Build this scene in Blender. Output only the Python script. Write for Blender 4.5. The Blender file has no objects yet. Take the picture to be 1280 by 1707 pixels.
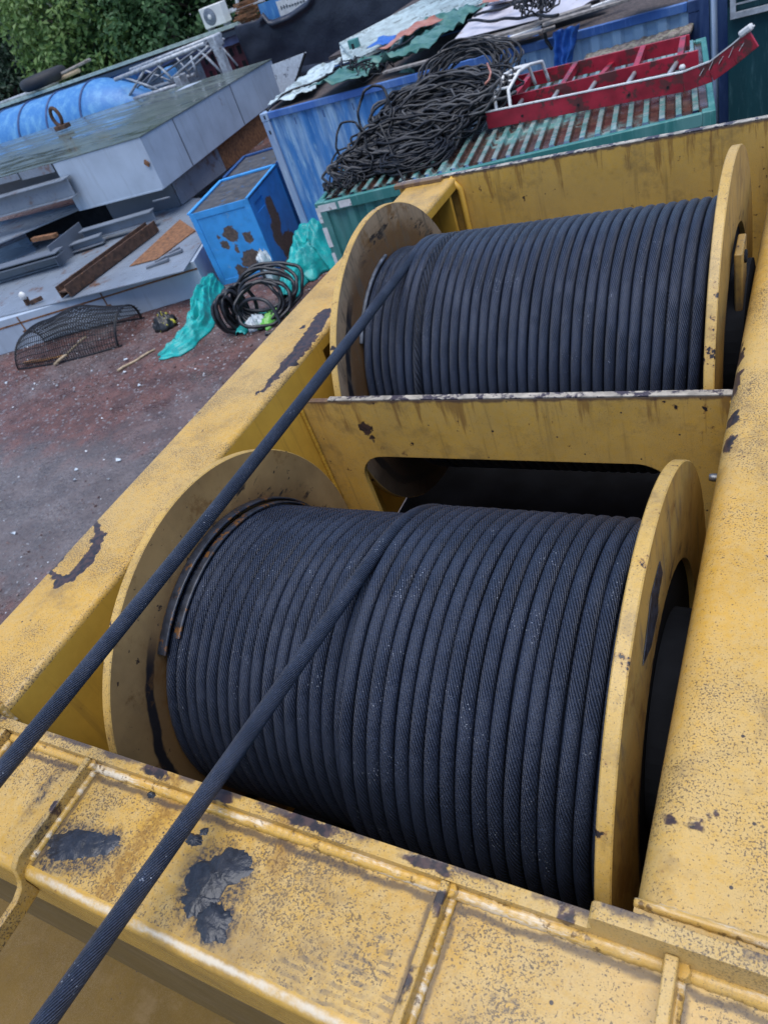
import bpy, bmesh, math, random
from mathutils import Vector, Matrix, noise as mnoise
random.seed(7)
D = bpy.data
SC = bpy.context.scene
COL = SC.collection
PI = math.pi
rnd = random.uniform
R = math.radians

# ------------------------------------------------------------------ survey of the place
# camera pose solved from the machine's own straight edges; X along the drum axles, Y away, Z up, metres
FPX = 1220.08
ROWS = (Vector((0.86629563, 0.0631547, -0.49552332)), Vector((0.3998997, -0.68213757, 0.61218344)),
        Vector((-0.29935281, -0.72849147, -0.61618834)))
EYE = Vector((0, 0, 4.6))
def sight(u, v):
    c = Vector((u - 640, v - 853.5, FPX))
    return Vector([r.dot(c) for r in ROWS])
def WZ(u, v, z):
    d = sight(u, v); return EYE + d * ((z - EYE.z) / d.z)
def WY(u, v, y):
    d = sight(u, v); return EYE + d * (y / d.y)

# ------------------------------------------------------------------ object helpers
ORG = {}
def org(o):
    return ORG.get(o.name, Vector((0, 0, 0))) if o else Vector((0, 0, 0))
def tag(o, label=None, cat=None, group=None, kind=None):
    if label: o['label'] = label
    if cat: o['category'] = cat
    if group: o['group'] = group
    if kind: o['kind'] = kind
    return o
def thing(name, loc, label, cat, group=None):
    o = D.objects.new(name, None); COL.objects.link(o)
    o.location = loc; o.empty_display_size = .1
    ORG[o.name] = Vector(loc)
    return tag(o, label, cat, group)

class MB:
    def __init__(s):
        s.v = []; s.f = []; s.m = []; s.uv = []; s.sm = []
    def face(s, idx, m=0, uv=None, sm=False):
        s.f.append(tuple(idx)); s.m.append(m); s.uv.append(uv); s.sm.append(sm)
    def quad(s, *p, m=0, sm=False):
        b = len(s.v); s.v += [Vector(q) for q in p]; s.face(range(b, b + len(p)), m, None, sm)
    def hexa(s, p, m=0):          # p: 4 bottom (ccw from above) + 4 top
        b = len(s.v); s.v += [Vector(q) for q in p]
        for q in ((3, 2, 1, 0), (4, 5, 6, 7), (0, 1, 5, 4), (1, 2, 6, 5), (2, 3, 7, 6), (3, 0, 4, 7)):
            s.face([b + i for i in q], m)
    def box(s, x0, x1, y0, y1, z0, z1, m=0):
        s.hexa([(x0, y0, z0), (x1, y0, z0), (x1, y1, z0), (x0, y1, z0), (x0, y0, z1), (x1, y0, z1), (x1, y1, z1), (x0, y1, z1)], m)
    def bar(s, a, b, w, h, up=(0, 0, 1), m=0):     # rectangular bar from a to b
        a = Vector(a); b = Vector(b); d = (b - a).normalized(); up = Vector(up)
        sx = d.cross(up).normalized() * (w / 2); sz = sx.cross(d).normalized() * (h / 2)
        s.hexa([a - sx - sz, a + sx - sz, b + sx - sz, b - sx - sz, a - sx + sz, a + sx + sz, b + sx + sz, b - sx + sz], m)
    def tube(s, path, r, n=8, m=0, caps=True, closed=False, rs=None, u0=0.):
        P = [Vector(p) for p in path]; L = len(P); base = len(s.v)
        if L < 2: return
        prev = None; u = u0; us = []
        for i, p in enumerate(P):
            if closed: t = P[(i + 1) % L] - P[i - 1]
            else: t = P[min(i + 1, L - 1)] - P[max(i - 1, 0)]
            t.normalize()
            if prev is None:
                ref = Vector((0, 0, 1)) if abs(t.z) < .9 else Vector((1, 0, 0))
                nrm = t.cross(ref).normalized()
            else:
                nrm = (prev - t * prev.dot(t))
                nrm = nrm.normalized() if nrm.length > 1e-6 else t.orthogonal().normalized()
            prev = nrm; bi = t.cross(nrm)
            rr = rs[i] if rs else r
            for k in range(n):
                a = 2 * PI * k / n
                s.v.append(p + nrm * (math.cos(a) * rr) + bi * (math.sin(a) * rr))
            if i: u += (P[i] - P[i - 1]).length
            us.append(u)
        segs = L if closed else L - 1
        for i in range(segs):
            j = (i + 1) % L
            u1 = us[j] if j else us[-1] + (P[0] - P[-1]).length
            for k in range(n):
                k2 = (k + 1) % n
                s.face((base + i * n + k, base + i * n + k2, base + j * n + k2, base + j * n + k), m,
                       ((us[i], k / n), (us[i], (k + 1) / n), (u1, (k + 1) / n), (u1, k / n)), True)
        if caps and not closed:
            s.face([base + k for k in range(n)][::-1], m); s.face([base + (L - 1) * n + k for k in range(n)], m)
    def lathe(s, prof, c, axis='X', n=48, m=0, sm=True, a0=0., a1=2 * PI):
        # prof: list of (along, radius)
        base = len(s.v); L = len(prof); full = abs(a1 - a0 - 2 * PI) < 1e-6
        N = n if full else n + 1
        for (h, r) in prof:
            for k in range(N):
                a = a0 + (a1 - a0) * k / n; q = r * math.cos(a); w = r * math.sin(a)
                p = (h, q, w) if axis == 'X' else ((w, h, q) if axis == 'Y' else (q, w, h))
                s.v.append(Vector(c) + Vector(p))
        for i in range(L - 1):
            for k in range(n):
                k2 = (k + 1) % N
                s.face((base + i * N + k, base + i * N + k2, base + (i + 1) * N + k2, base + (i + 1) * N + k), m, None, sm)
    def prism(s, poly, fn, m=0, sm=False):    # poly 2d list; fn(p2, t) -> 3d point for t 0/1
        n = len(poly); b = len(s.v)
        for t in (0, 1): s.v += [Vector(fn(p, t)) for p in poly]
        s.face([b + i for i in range(n)][::-1], m); s.face([b + n + i for i in range(n)], m)
        for i in range(n):
            j = (i + 1) % n; s.face((b + i, b + j, b + n + j, b + n + i), m, None, sm)
    def grid(s, nu, nv, fn, m=0, sm=True):
        b = len(s.v)
        for i in range(nu + 1):
            for j in range(nv + 1): s.v.append(Vector(fn(i / nu, j / nv)))
        for i in range(nu):
            for j in range(nv):
                a = b + i * (nv + 1) + j
                s.face((a, a + nv + 1, a + nv + 2, a + 1), m, None, sm)
    def build(s, name, mats, parent=None, bevel=0, seg=2, solid=0, label=None, cat=None, group=None, kind=None, fix=True):
        if not isinstance(mats, (list, tuple)): mats = [mats]
        o0 = org(parent)
        me = D.meshes.new(name)
        me.from_pydata([tuple(p - o0) for p in s.v], [], s.f)
        for mt in mats: me.materials.append(mt)
        if any(u is not None for u in s.uv):
            lay = me.uv_layers.new(name='UVMap')
            li = 0
            for pi, p in enumerate(me.polygons):
                u = s.uv[pi]
                for k in range(p.loop_total):
                    if u: lay.data[p.loop_start + k].uv = u[k]
        for i, p in enumerate(me.polygons):
            p.material_index = s.m[i]; p.use_smooth = s.sm[i]
        if fix:
            bm = bmesh.new(); bm.from_mesh(me); bmesh.ops.recalc_face_normals(bm, faces=bm.faces); bm.to_mesh(me); bm.free()
        o = D.objects.new(name, me); COL.objects.link(o)
        if parent: o.parent = parent
        ORG[o.name] = o0
        if solid:
            md = o.modifiers.new('thick', 'SOLIDIFY'); md.thickness = solid; md.offset = 0
        if bevel:
            md = o.modifiers.new('edge', 'BEVEL'); md.width = bevel; md.segments = seg; md.limit_method = 'ANGLE'; md.angle_limit = R(40)
            md.harden_normals = False
            for p in me.polygons: p.use_smooth = True
            me.set_sharp_from_angle(angle=R(40)) if hasattr(me, 'set_sharp_from_angle') else None
            wn = o.modifiers.new('wn', 'WEIGHTED_NORMAL'); wn.keep_sharp = True
        return tag(o, label, cat, group, kind)

def plate2d(name, outer, holes, thick, fn, mat, parent, bevel=0):
    # flat plate with holes; fn maps (a, b, t) -> world, t in 0..thick
    cu = D.curves.new(name, 'CURVE'); cu.dimensions = '2D'; cu.fill_mode = 'BOTH'; cu.extrude = thick / 2
    for poly in [outer] + holes:
        sp = cu.splines.new('POLY'); sp.points.add(len(poly) - 1); sp.use_cyclic_u = True
        for i, p in enumerate(poly): sp.points[i].co = (p[0], p[1], 0, 1)
    tmp = D.objects.new('tmp', cu); COL.objects.link(tmp)
    dg = bpy.context.evaluated_depsgraph_get(); dg.update()
    me = D.meshes.new_from_object(tmp.evaluated_get(dg))
    D.objects.remove(tmp); D.curves.remove(cu)
    mb = MB()
    mb.v = [Vector(fn(v.co.x, v.co.y, v.co.z + thick / 2)) for v in me.vertices]
    for p in me.polygons: mb.face(list(p.vertices))
    D.meshes.remove(me)
    o = mb.build(name, mat, parent)
    bm = bmesh.new(); bm.from_mesh(o.data)
    bmesh.ops.remove_doubles(bm, verts=bm.verts, dist=1e-5); bmesh.ops.recalc_face_normals(bm, faces=bm.faces)
    bm.to_mesh(o.data); bm.free()
    if bevel:
        md = o.modifiers.new('edge', 'BEVEL'); md.width = bevel; md.segments = 2; md.limit_method = 'ANGLE'; md.angle_limit = R(60)
    return o

def rrect(x0, x1, y0, y1, r, n=8):
    out = []
    for cx, cy, a0 in ((x1 - r, y1 - r, 0), (x0 + r, y1 - r, PI / 2), (x0 + r, y0 + r, PI), (x1 - r, y0 + r, 1.5 * PI)):
        for k in range(n + 1):
            a = a0 + PI / 2 * k / n; out.append((cx + r * math.cos(a), cy + r * math.sin(a)))
    return out

# ------------------------------------------------------------------ material helper
class NT:
    def __init__(s, name):
        s.mat = D.materials.new(name); s.mat.use_nodes = True
        s.t = s.mat.node_tree; s.n = s.t.nodes; s.l = s.t.links
        s.b = s.n['Principled BSDF']
        s._pos = None
    def new(s, typ, **kw):
        n = s.n.new(typ)
        for k, v in kw.items(): setattr(n, k, v)
        return n
    def put(s, inp, val):
        if hasattr(val, 'is_output'): s.l.new(val, inp)
        elif val is not None:
            if isinstance(val, (tuple, list)) and len(val) == 3 and inp.type == 'RGBA': val = (*val, 1)
            inp.default_value = val
    def pos(s):
        if not s._pos: s._pos = s.new('ShaderNodeNewGeometry')
        return s._pos.outputs['Position']
    def obj(s): return s.new('ShaderNodeTexCoord').outputs['Object']
    def uv(s): return s.new('ShaderNodeTexCoord').outputs['UV']
    def noise(s, scale, detail=3, vec=None, rough=.55, col=False, dist=0):
        n = s.new('ShaderNodeTexNoise'); n.inputs['Scale'].default_value = scale; n.inputs['Detail'].default_value = detail
        n.inputs['Roughness'].default_value = rough; n.inputs['Distortion'].default_value = dist
        s.put(n.inputs['Vector'], vec if vec is not None else s.pos())
        return n.outputs['Color' if col else 'Fac']
    def voro(s, scale, vec=None, feat='F1', out='Distance'):
        n = s.new('ShaderNodeTexVoronoi'); n.feature = feat; n.inputs['Scale'].default_value = scale
        s.put(n.inputs['Vector'], vec if vec is not None else s.pos()); return n.outputs[out]
    def m(s, op, a, b=None, c=None, clamp=False):
        n = s.new('ShaderNodeMath', operation=op, use_clamp=clamp)
        for i, x in enumerate((a, b, c)):
            if x is not None: s.put(n.inputs[i], x)
        return n.outputs[0]
    def vm(s, op, a, b=None):
        n = s.new('ShaderNodeVectorMath', operation=op); s.put(n.inputs[0], a)
        if b is not None: s.put(n.inputs[1], b)
        return n.outputs['Value' if op in ('LENGTH', 'DISTANCE', 'DOT_PRODUCT') else 'Vector']
    def scalev(s, v, k): return s.vm('MULTIPLY', v, k if isinstance(k, tuple) else (k, k, k))
    def sep(s, v):
        n = s.new('ShaderNodeSeparateXYZ'); s.put(n.inputs[0], v); return n.outputs
    def step(s, x, lo, hi):     # smooth 0..1
        n = s.new('ShaderNodeMapRange'); n.interpolation_type = 'SMOOTHSTEP'
        s.put(n.inputs[0], x); n.inputs[1].default_value = lo; n.inputs[2].default_value = hi; return n.outputs[0]
    def mix(s, f, a, b):
        n = s.new('ShaderNodeMix', data_type='RGBA'); s.put(n.inputs[0], f); s.put(n.inputs[6], a); s.put(n.inputs[7], b); return n.outputs[2]
    def rng(s, x, a, b):
        n = s.new('ShaderNodeMapRange'); s.put(n.inputs[0], x); n.inputs[3].default_value = a; n.inputs[4].default_value = b; return n.outputs[0]
    def island(s): return s.new('ShaderNodeNewGeometry').outputs['Random Per Island']
    def chips(s, lst, amp=.03, nscale=28, edge=.004):
        nv = s.noise(nscale, 4, col=True)
        pd = s.vm('ADD', s.pos(), s.scalev(s.vm('SUBTRACT', nv, (.5, .5, .5)), amp * 2))
        out = None
        for c in lst:
            p, rad = c[0], c[1]
            if isinstance(p[0], Vector):
                A_, B_ = p; ab = B_ - A_
                pa = s.vm('SUBTRACT', pd, tuple(A_)); h_ = s.m('MULTIPLY', s.vm('DOT_PRODUCT', pa, tuple(ab)), 1 / ab.length_squared, clamp=True)
                vs = s.new('ShaderNodeVectorMath', operation='SCALE'); vs.inputs[0].default_value = tuple(ab); s.put(vs.inputs['Scale'], h_)
                d = s.vm('SUBTRACT', pa, vs.outputs['Vector'])
            else: d = s.vm('SUBTRACT', pd, tuple(p))
            if isinstance(rad, tuple): d = s.vm('DIVIDE', d, rad); e = edge / min(rad); v = s.step(s.vm('LENGTH', d), 1 + e, 1 - e)
            else: v = s.step(s.vm('LENGTH', d), rad + edge, rad - edge)
            out = v if out is None else s.m('MAXIMUM', out, v)
        return out
    def bump(s, h, strength=.3, dist=.01, normal=None):
        n = s.new('ShaderNodeBump'); n.inputs['Strength'].default_value = strength; n.inputs['Distance'].default_value = dist
        s.put(n.inputs['Height'], h)
        if normal is not None: s.put(n.inputs['Normal'], normal)
        return n.outputs[0]
    def out(s, col=None, rough=None, metal=None, normal=None, spec=None, coat=None):
        for k, v in (('Base Color', col), ('Roughness', rough), ('Metallic', metal), ('Normal', normal), ('Specular IOR Level', spec), ('Coat Weight', coat)):
            if v is not None: s.put(s.b.inputs[k], v)
        return s.mat

def simple(name, col, rough=.6, var=.25, scale=6, metal=0, grime=None, gscale=4, gth=.58, bump=0, bscale=60, spec=None):
    s = NT(name)
    n = s.noise(scale, 4)
    dark = tuple(c * (1 - var) for c in col); lite = tuple(min(1, c * (1 + var)) for c in col)
    c = s.mix(s.step(n, .3, .7), dark, lite)
    if grime:
        c = s.mix(s.step(s.noise(gscale, 6, rough=.7), gth, gth + .06), c, grime)
    nr = s.bump(s.noise(bscale, 3), bump, .01) if bump else None
    return s.out(c, rough if not isinstance(rough, tuple) else s.rng(s.noise(scale * 2, 4), *rough), metal, nr, spec)

# ------------------------------------------------------------------ yellow machine paint
YEL = (0.57, 0.318, 0.044); DUST = (0.52, 0.37, 0.155); CHIP = (0.026, 0.021, 0.021)
def px_chips(lst, z=3.6): return [(WZ(u, v, z), r) for u, v, r in lst]
def px_path(pts, rs, z=3.6):
    P = [WZ(u, v, z) for u, v in pts]
    return [((P[i], P[i + 1]), rs[i]) for i in range(len(P) - 1)]
CH_TOP = px_path([(158, 866), (164, 893), (156, 918), (141, 941), (121, 960), (101, 971), (88, 962), (84, 946)], [.010, .019, .021, .018, .017, .012, .008]) + \
    px_path([(88, 950), (118, 912)], [.007]) + px_path([(541, 522), (521, 553), (502, 580), (482, 604), (456, 630), (440, 650)], [.030, .032, .030, .018, .010]) + \
    px_chips([(430, 655, .010), (372, 636, .010), (358, 648, .012), (345, 655, .008), (330, 690, .006), (296, 760, .006), (505, 545, .012)]) + [
         ((-.131, .467, 3.6), (.016, .006, .02)), ((-.094, .465, 3.6), (.012, .005, .02)), ((-.075, .48, 3.6), .006),
          ((-.145, 1.352, 3.595), (.02, .028, .03)), ((-.142, 1.272, 3.597), (.018, .03, .03)), ((-.152, 1.50, 3.59), (.014, .06, .04)), ((-.155, 1.62, 3.585), (.012, .06, .04)),
          ((-.06, 1.33, 3.6), .006), ((-.05, 1.26, 3.6), .006), ((-.02, .74, 3.6), .007), ((.02, .80, 3.6), .004), ((-.04, .95, 3.6), .005)]
HOLE = None
def yellow(name, dusty, speck, chips=None, hole=None, base=YEL, streak=0., extra=None, rough=.42, flake=.715):
    s = NT(name)
    big = s.noise(2.2, 4); fine = s.noise(60, 5, rough=.75)
    c = s.mix(s.step(s.noise(7, 5, rough=.65), .35, .68), base, tuple(x * .86 for x in base))
    if dusty: c = s.mix(s.m('MULTIPLY', s.step(s.m('ADD', s.m('MULTIPLY', fine, .6), s.m('MULTIPLY', big, .5)), .38, .66), dusty), c, DUST)
    if streak:
        p = s.scalev(s.pos(), (38, 38, 2.2))
        st = s.noise(1, 4, vec=p, rough=.6)
        c = s.mix(s.m('MULTIPLY', s.step(st, .54, .74), streak), c, (.12, .07, .03))
    dm = None
    if speck:
        dens = s.m('ADD', s.m('MULTIPLY', s.step(s.noise(4.2, 4, rough=.65), .36, .66), .50), .30)
        a = s.noise(300, 2, rough=.6); th = s.m('SUBTRACT', .715, s.m('MULTIPLY', dens, .26 * speck))
        a1 = s.step(s.m('SUBTRACT', a, th), -.012, .045)
        b = s.noise(130, 3, rough=.7); b1 = s.step(s.m('SUBTRACT', b, s.m('SUBTRACT', .775, s.m('MULTIPLY', dens, .20 * speck))), -.01, .03)
        v = s.voro(24); v1 = s.m('MULTIPLY', s.step(v, .075, .055), s.step(s.noise(9, 2), .52, .56))
        dm = s.m('MAXIMUM', s.m('MULTIPLY', a1, .75), s.m('MAXIMUM', s.m('MULTIPLY', b1, .85), v1))
        c = s.mix(s.m('MULTIPLY', s.m('MULTIPLY', s.step(s.noise(420, 3, rough=.7), .42, .66), dens), .62), c, (.23, .17, .10))
        c = s.mix(dm, c, (.055, .042, .032))
        sm = s.m('MULTIPLY', s.step(s.noise(5.5, 5, rough=.75), .52, .70), .55)
        c = s.mix(sm, c, (.20, .13, .055))
    if extra: c = extra(s, c)
    # small flakes everywhere
    fn_ = s.noise(26, 5, rough=.62); fl = s.step(fn_, flake, flake + .02)
    c = s.mix(s.m('MULTIPLY', s.step(fn_, flake - .035, flake), .5), c, (.22, .10, .035))
    c = s.mix(fl, c, CHIP)
    hgt = s.m('MULTIPLY', fl, -1)
    if chips:
        k = s.chips(chips, .022, 38, .002)
        if hole: k = s.m('MULTIPLY', k, s.m('SUBTRACT', 1, s.chips(hole, .012)))
        rim = s.step(s.noise(60, 3), .4, .6)
        c = s.mix(k, c, s.mix(rim, CHIP, (.065, .038, .032))); hgt = s.m('SUBTRACT', hgt, k)
    bb = s.bump(s.m('ADD', s.m('MULTIPLY', s.noise(160, 3), .5), hgt), .25, .0022)
    bb = s.bump(s.noise(9, 3), .10, .01, bb)
    return s.out(c, s.rng(s.noise(30, 3), rough - .18, rough + .12), 0, bb, .4)
def oil(s, c):      # brown oil runs on the front plate
    p = s.pos()
    q = s.scalev(s.vm('SUBTRACT', p, (-.915, .2, 3.57)), (1, 1, 1)); xyz = s.sep(s.vm('ADD', q, s.scalev(s.noise(40, 3, col=True), .03)))
    run = s.m('MULTIPLY', s.step(s.m('ABSOLUTE', s.m('SUBTRACT', xyz[0], s.m('ADD', .01, s.m('MULTIPLY', xyz[1], .12)))), .03, .010), s.step(s.noise(120, 3), .3, .6))
    run2 = s.m('MULTIPLY', s.step(s.m('ABSOLUTE', s.m('SUBTRACT', xyz[0], .27)), .025, .008), s.m('MULTIPLY', s.step(xyz[1], .03, .07), .7))
    c = s.mix(s.m('MULTIPLY', s.m('MAXIMUM', run, run2), .75), c, (.23, .11, .012))
    sme = s.chips([((-.748, .207, 3.572), (.066, .048, .1)), ((-.757, .166, 3.572), (.044, .034, .1)), ((-.712, .147, 3.572), (.042, .034, .1)), ((-1.038, .164, 3.572), (.085, .040, .1)), ((-.978, .187, 3.572), (.036, .026, .1)), ((-1.075, .145, 3.572), (.03, .05, .1)), ((-1.19, .23, 3.572), (.012, .05, .1))], .022, 45, .012)
    c = s.mix(s.m('MULTIPLY', sme, s.rng(s.step(s.noise(150, 4, rough=.7), .40, .60), .35, .95)), c, (.028, .028, .034))
    bo = s.chips([((-.46, .15, 3.572), (.05, .035, .1)), ((-.55, .13, 3.572), (.04, .03, .1)), ((-.455, .19, 3.572), (.03, .02, .1)), ((-.50, .11, 3.57), (.10, .012, .1)),
                  ((-.28, .2, 3.572), (.018, .012, .1))], .03, 30, .006)
    w = s.new('ShaderNodeTexWave'); w.inputs['Scale'].default_value = 26; w.inputs['Distortion'].default_value = 4; w.inputs['Detail'].default_value = 2
    w.bands_direction = 'Y'
    s.put(w.inputs['Vector'], p)
    tread = s.m('MULTIPLY', s.m('MULTIPLY', bo, s.step(w.outputs['Fac'], .45, .62)), s.step(s.noise(35, 3), .40, .6))
    cor = s.m('MULTIPLY', s.step(s.m('ABSOLUTE', s.m('SUBTRACT', s.m('ADD', s.sep(p)[1], s.m('MULTIPLY', s.m('SUBTRACT', s.noise(30, 4), .5), .02)), .279)), .009, .002), .8)
    for rx in (-1.0985, -.3715, -.4045, -.0825, -1.354): cor = s.m('MAXIMUM', cor, s.m('MULTIPLY', s.step(s.m('ABSOLUTE', s.m('SUBTRACT', s.m('ADD', s.sep(p)[0], s.m('MULTIPLY', s.m('SUBTRACT', s.noise(28, 4), .5), .018)), rx)), .009, .002), .75))
    c = s.mix(s.m('MULTIPLY', cor, s.step(s.sep(p)[2], 3.5765, 3.5735)), c, (.06, .042, .03))
    edge = s.m('MULTIPLY', s.step(s.m('ADD', s.sep(p)[1], s.m('MULTIPLY', s.m('SUBTRACT', s.noise(22, 5, rough=.7), .5), .03)), .309, .317), s.step(s.noise(13, 4), .46, .56))
    c = s.mix(s.m('MULTIPLY', edge, .85), c, (.05, .038, .042))
    return s.mix(s.m('MULTIPLY', tread, .5), c, (.05, .05, .055))
M = {}
M['y_top'] = yellow('yellow_paint_dusty', .6, 1.0, CH_TOP, HOLE)
M['y_plate'] = yellow('yellow_paint_plate', .65, 1.0, [((-.80, .315, 3.6), (.03, .012, .02)), ((-.62, .315, 3.6), (.05, .010, .02)), ((-.95, .315, 3.6), (.03, .01, .02)), ((-.42, .315, 3.6), (.04, .01, .02)), ((-.225, .302, 3.6), (.012, .02, .02)),
                      ((-1.112, .20, 3.6), (.008, .012, .03)), ((-.388, .27, 3.6), (.007, .016, .01)), ((-.392, .17, 3.6), (.006, .02, .01))], None, extra=oil, base=(.50, .28, .041), rough=.36)
def nose_glare(s, c):  # pale broken line on the bend: sky glare put into the colour
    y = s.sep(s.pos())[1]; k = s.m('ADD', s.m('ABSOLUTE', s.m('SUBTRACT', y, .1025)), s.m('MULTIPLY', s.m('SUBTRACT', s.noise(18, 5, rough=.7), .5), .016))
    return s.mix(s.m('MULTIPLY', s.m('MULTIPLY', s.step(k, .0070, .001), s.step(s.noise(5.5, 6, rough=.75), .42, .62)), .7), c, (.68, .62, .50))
M['y_nose'] = yellow('yellow_paint_nose_glare', .3, .12, None, None, extra=nose_glare, rough=.26)
def weldy(s, c):
    n = s.noise(1, 5, vec=s.scalev(s.pos(), (9, 60, 60)), rough=.7)
    c = s.mix(s.m('MULTIPLY', s.step(n, .48, .66), .7), c, (.70, .64, .52)); return s.mix(s.m('MULTIPLY', s.step(s.noise(40, 5, rough=.7), .57, .63), .8), c, (.10, .055, .02))  # pale streaks are the bead's highlights painted in; the brown is dirt
M['y_weld'] = yellow('yellow_paint_on_weld', .4, .3, None, None, extra=weldy, rough=.36)
M['y_side'] = yellow('yellow_paint_inner', .0, .0, CH_TOP + [((-1.20, 1.548, 3.40), (.022, .03, .028))], None, base=(.58, .33, .045), streak=.3)
def runs(s, c):      # rust runs below the worn top edges
    x, y, z = s.sep(s.pos())[:3]
    top = s.rng(s.step(y, 1.9, 2.1), 3.503, 3.607); t = s.m('SUBTRACT', top, z)
    n = s.noise(1, 5, vec=s.scalev(s.pos(), (26, 4, 2.6)), rough=.65)
    k = s.step(s.m('SUBTRACT', n, s.m('MULTIPLY', t, .75)), .50, .60)
    c = s.mix(s.m('MULTIPLY', k, .6), c, (.17, .075, .025))
    return s.mix(s.m('MULTIPLY', s.step(s.m('ADD', t, s.m('MULTIPLY', s.m('SUBTRACT', s.noise(30, 4), .5), .03)), .014, .004), .8), c, (.07, .045, .045))
M['y_cross'] = yellow('yellow_paint_cross_plates', .35, .25, [((-1.20, 1.548, 3.40), (.022, .03, .028)), ((-1.19, 1.548, 3.36), .012)], None, flake=.69, extra=runs, base=(.66, .375, .058), streak=.45)
M['worn'] = simple('worn_bare_edge', (.34, .30, .24), .45, .3, 40, grime=(.05, .04, .05), gscale=24, gth=.50)
M['y_dim'] = yellow('yellow_paint_underside', .0, .25, None, None, base=(.14, .080, .010), streak=.3, rough=.85)  # deck yellow darkened, its dimness put into the base colour
M['y_rim'] = yellow('yellow_paint_drum', .4, .6, None, None, base=(.55, .33, .065), streak=.45, flake=.635)

def flange_face(name, base, rust, ring, seed, greyer):
    s = NT(name)
    c = s.mix(s.step(s.noise(6 + seed, 5, rough=.65), .35, .7), base, tuple(x * .75 for x in base))
    # soiling ring where the rope chafes the flange: measured in the drum's own radius
    o = s.sep(s.obj())
    rad = s.m('SQRT', s.m('ADD', s.m('MULTIPLY', o[1], o[1]), s.m('MULTIPLY', o[2], o[2])))
    w = s.m('ADD', rad, s.m('MULTIPLY', s.m('SUBTRACT', s.noise(11, 5, rough=.7), .5), .09))
    c = s.mix(s.m('MULTIPLY', s.step(w, ring + .09, ring), rust), c, (.13, .065, .025))
    w2 = s.m('ADD', rad, s.m('MULTIPLY', s.m('SUBTRACT', s.noise(6, 4, rough=.6), .5), .05))
    front = s.step(s.m('ADD', o[1], s.m('MULTIPLY', o[2], .25)), -.14, -.24)
    blk = s.m('MULTIPLY', s.step(s.m('ABSOLUTE', s.m('SUBTRACT', w2, ring + .030)), .017, .010), front)
    mess = s.m('MULTIPLY', s.m('MULTIPLY', s.step(s.noise(1, 5, vec=s.scalev(s.obj(), (30, 12, 40)), rough=.7), .54, .60), s.step(s.m('ABSOLUTE', s.m('SUBTRACT', rad, ring + .035)), .045, .01)), s.step(o[1], -.2, -.05))
    c = s.mix(s.m('MAXIMUM', blk, mess), c, (.018, .016, .018))
    st = s.noise(1, 5, vec=s.scalev(s.obj(), (20, 30, 6)), rough=.7)
    c = s.mix(s.m('MULTIPLY', s.step(st, .5, .72), greyer), c, (.11, .085, .06))
    fl = s.step(s.noise(34, 4, rough=.6), .66, .69); c = s.mix(fl, c, (.05, .03, .02))
    rs = s.m('MULTIPLY', s.step(s.noise(8, 6, rough=.75), .54, .66), .75); c = s.mix(rs, c, (.16, .075, .022))
    if name != 'drum_flange_tan': c = s.mix(s.m('MULTIPLY', s.step(s.m('ADD', o[2], s.m('MULTIPLY', s.noise(7, 4), .2)), .02, -.12), .85), c, (.035, .026, .02))  # lower half darkened, the opening's shade put into the colour
    wt = s.step(s.voro(60), .07, .04); c = s.mix(s.m('MULTIPLY', wt, s.step(s.noise(20, 1), .6, .62)), c, (.6, .55, .45))
    return s.out(c, s.rng(s.noise(25, 3), .35, .6), 0, s.bump(s.noise(70, 4), .12, .004), .35)
M['fl_near'] = flange_face('drum_flange_tan', (.38, .235, .095), .7, .39, 0, .15)
M['fl_far'] = flange_face('drum_flange_soiled_shaded', (.34, .24, .15), .95, .43, 1, 1.)
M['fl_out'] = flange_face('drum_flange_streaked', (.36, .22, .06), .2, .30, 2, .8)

def rope_mat(name, N, lay, col, strength):
    s = NT(name)
    u, v, _ = s.sep(s.uv())
    ph = s.m('ADD', s.m('MULTIPLY', v, N), s.m('MULTIPLY', u, lay))
    rid = s.m('ABSOLUTE', s.m('SINE', s.m('MULTIPLY', ph, PI)))
    clog = s.step(s.noise(9, 4), .38, .62)          # grease fills the lay here and there
    hgt = s.m('MULTIPLY', s.m('POWER', rid, .7), s.rng(clog, .35, 1.))
    grain = s.noise(300, 4, rough=.75)
    c = s.mix(s.m('MULTIPLY', s.step(rid, .55, .1), s.rng(clog, .45, 1.)), col, tuple(x * .35 for x in col))
    c = s.mix(s.step(grain, .50, .72), c, tuple(min(1, x * 2.6) for x in col))
    sp = s.m('MULTIPLY', s.step(s.voro(160), .22, .08), s.step(s.noise(14, 3), .56, .66))  # pale specks painted for the rope's wet sparkle
    c = s.mix(s.m('MULTIPLY', sp, .7), c, (.5, .54, .6))
    nb = s.bump(s.m('ADD', hgt, s.m('MULTIPLY', grain, .7)), strength, .0034)
    return s.out(c, s.rng(grain, .28, .50), 0, nb, .5)
M['rope'] = rope_mat('greased_wire_rope', 14, 80, (.0165, .0235, .043), .95)
M['rope_run'] = rope_mat('greased_wire_rope_running', 26, -90, (.018, .025, .044), .95)
M['rope_worn'] = rope_mat('opened_wire_rope', 8, 80, (.012, .016, .028), 1.)
M['black_steel'] = simple('matte_black_steel', (.012, .013, .016), (.75, .95), .3, 8, spec=.12)
M['grease'] = simple('black_grease', (.020, .022, .028), (.28, .5), .3, 60, bump=.35, bscale=55)
M['bolt'] = simple('bolt_steel', (.22, .22, .22), .4, .3, 40, .6)
M['label'] = simple('torn_label', (.03, .035, .05), .2, .6, 60)
M['strap'] = simple('strap_steel', (.03, .034, .045), .35, .4, 50, .3, grime=(.16, .07, .02), gscale=22, gth=.55)
M['filler'] = simple('filler_strip', (.10, .11, .13), .45, .5, 40)
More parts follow.
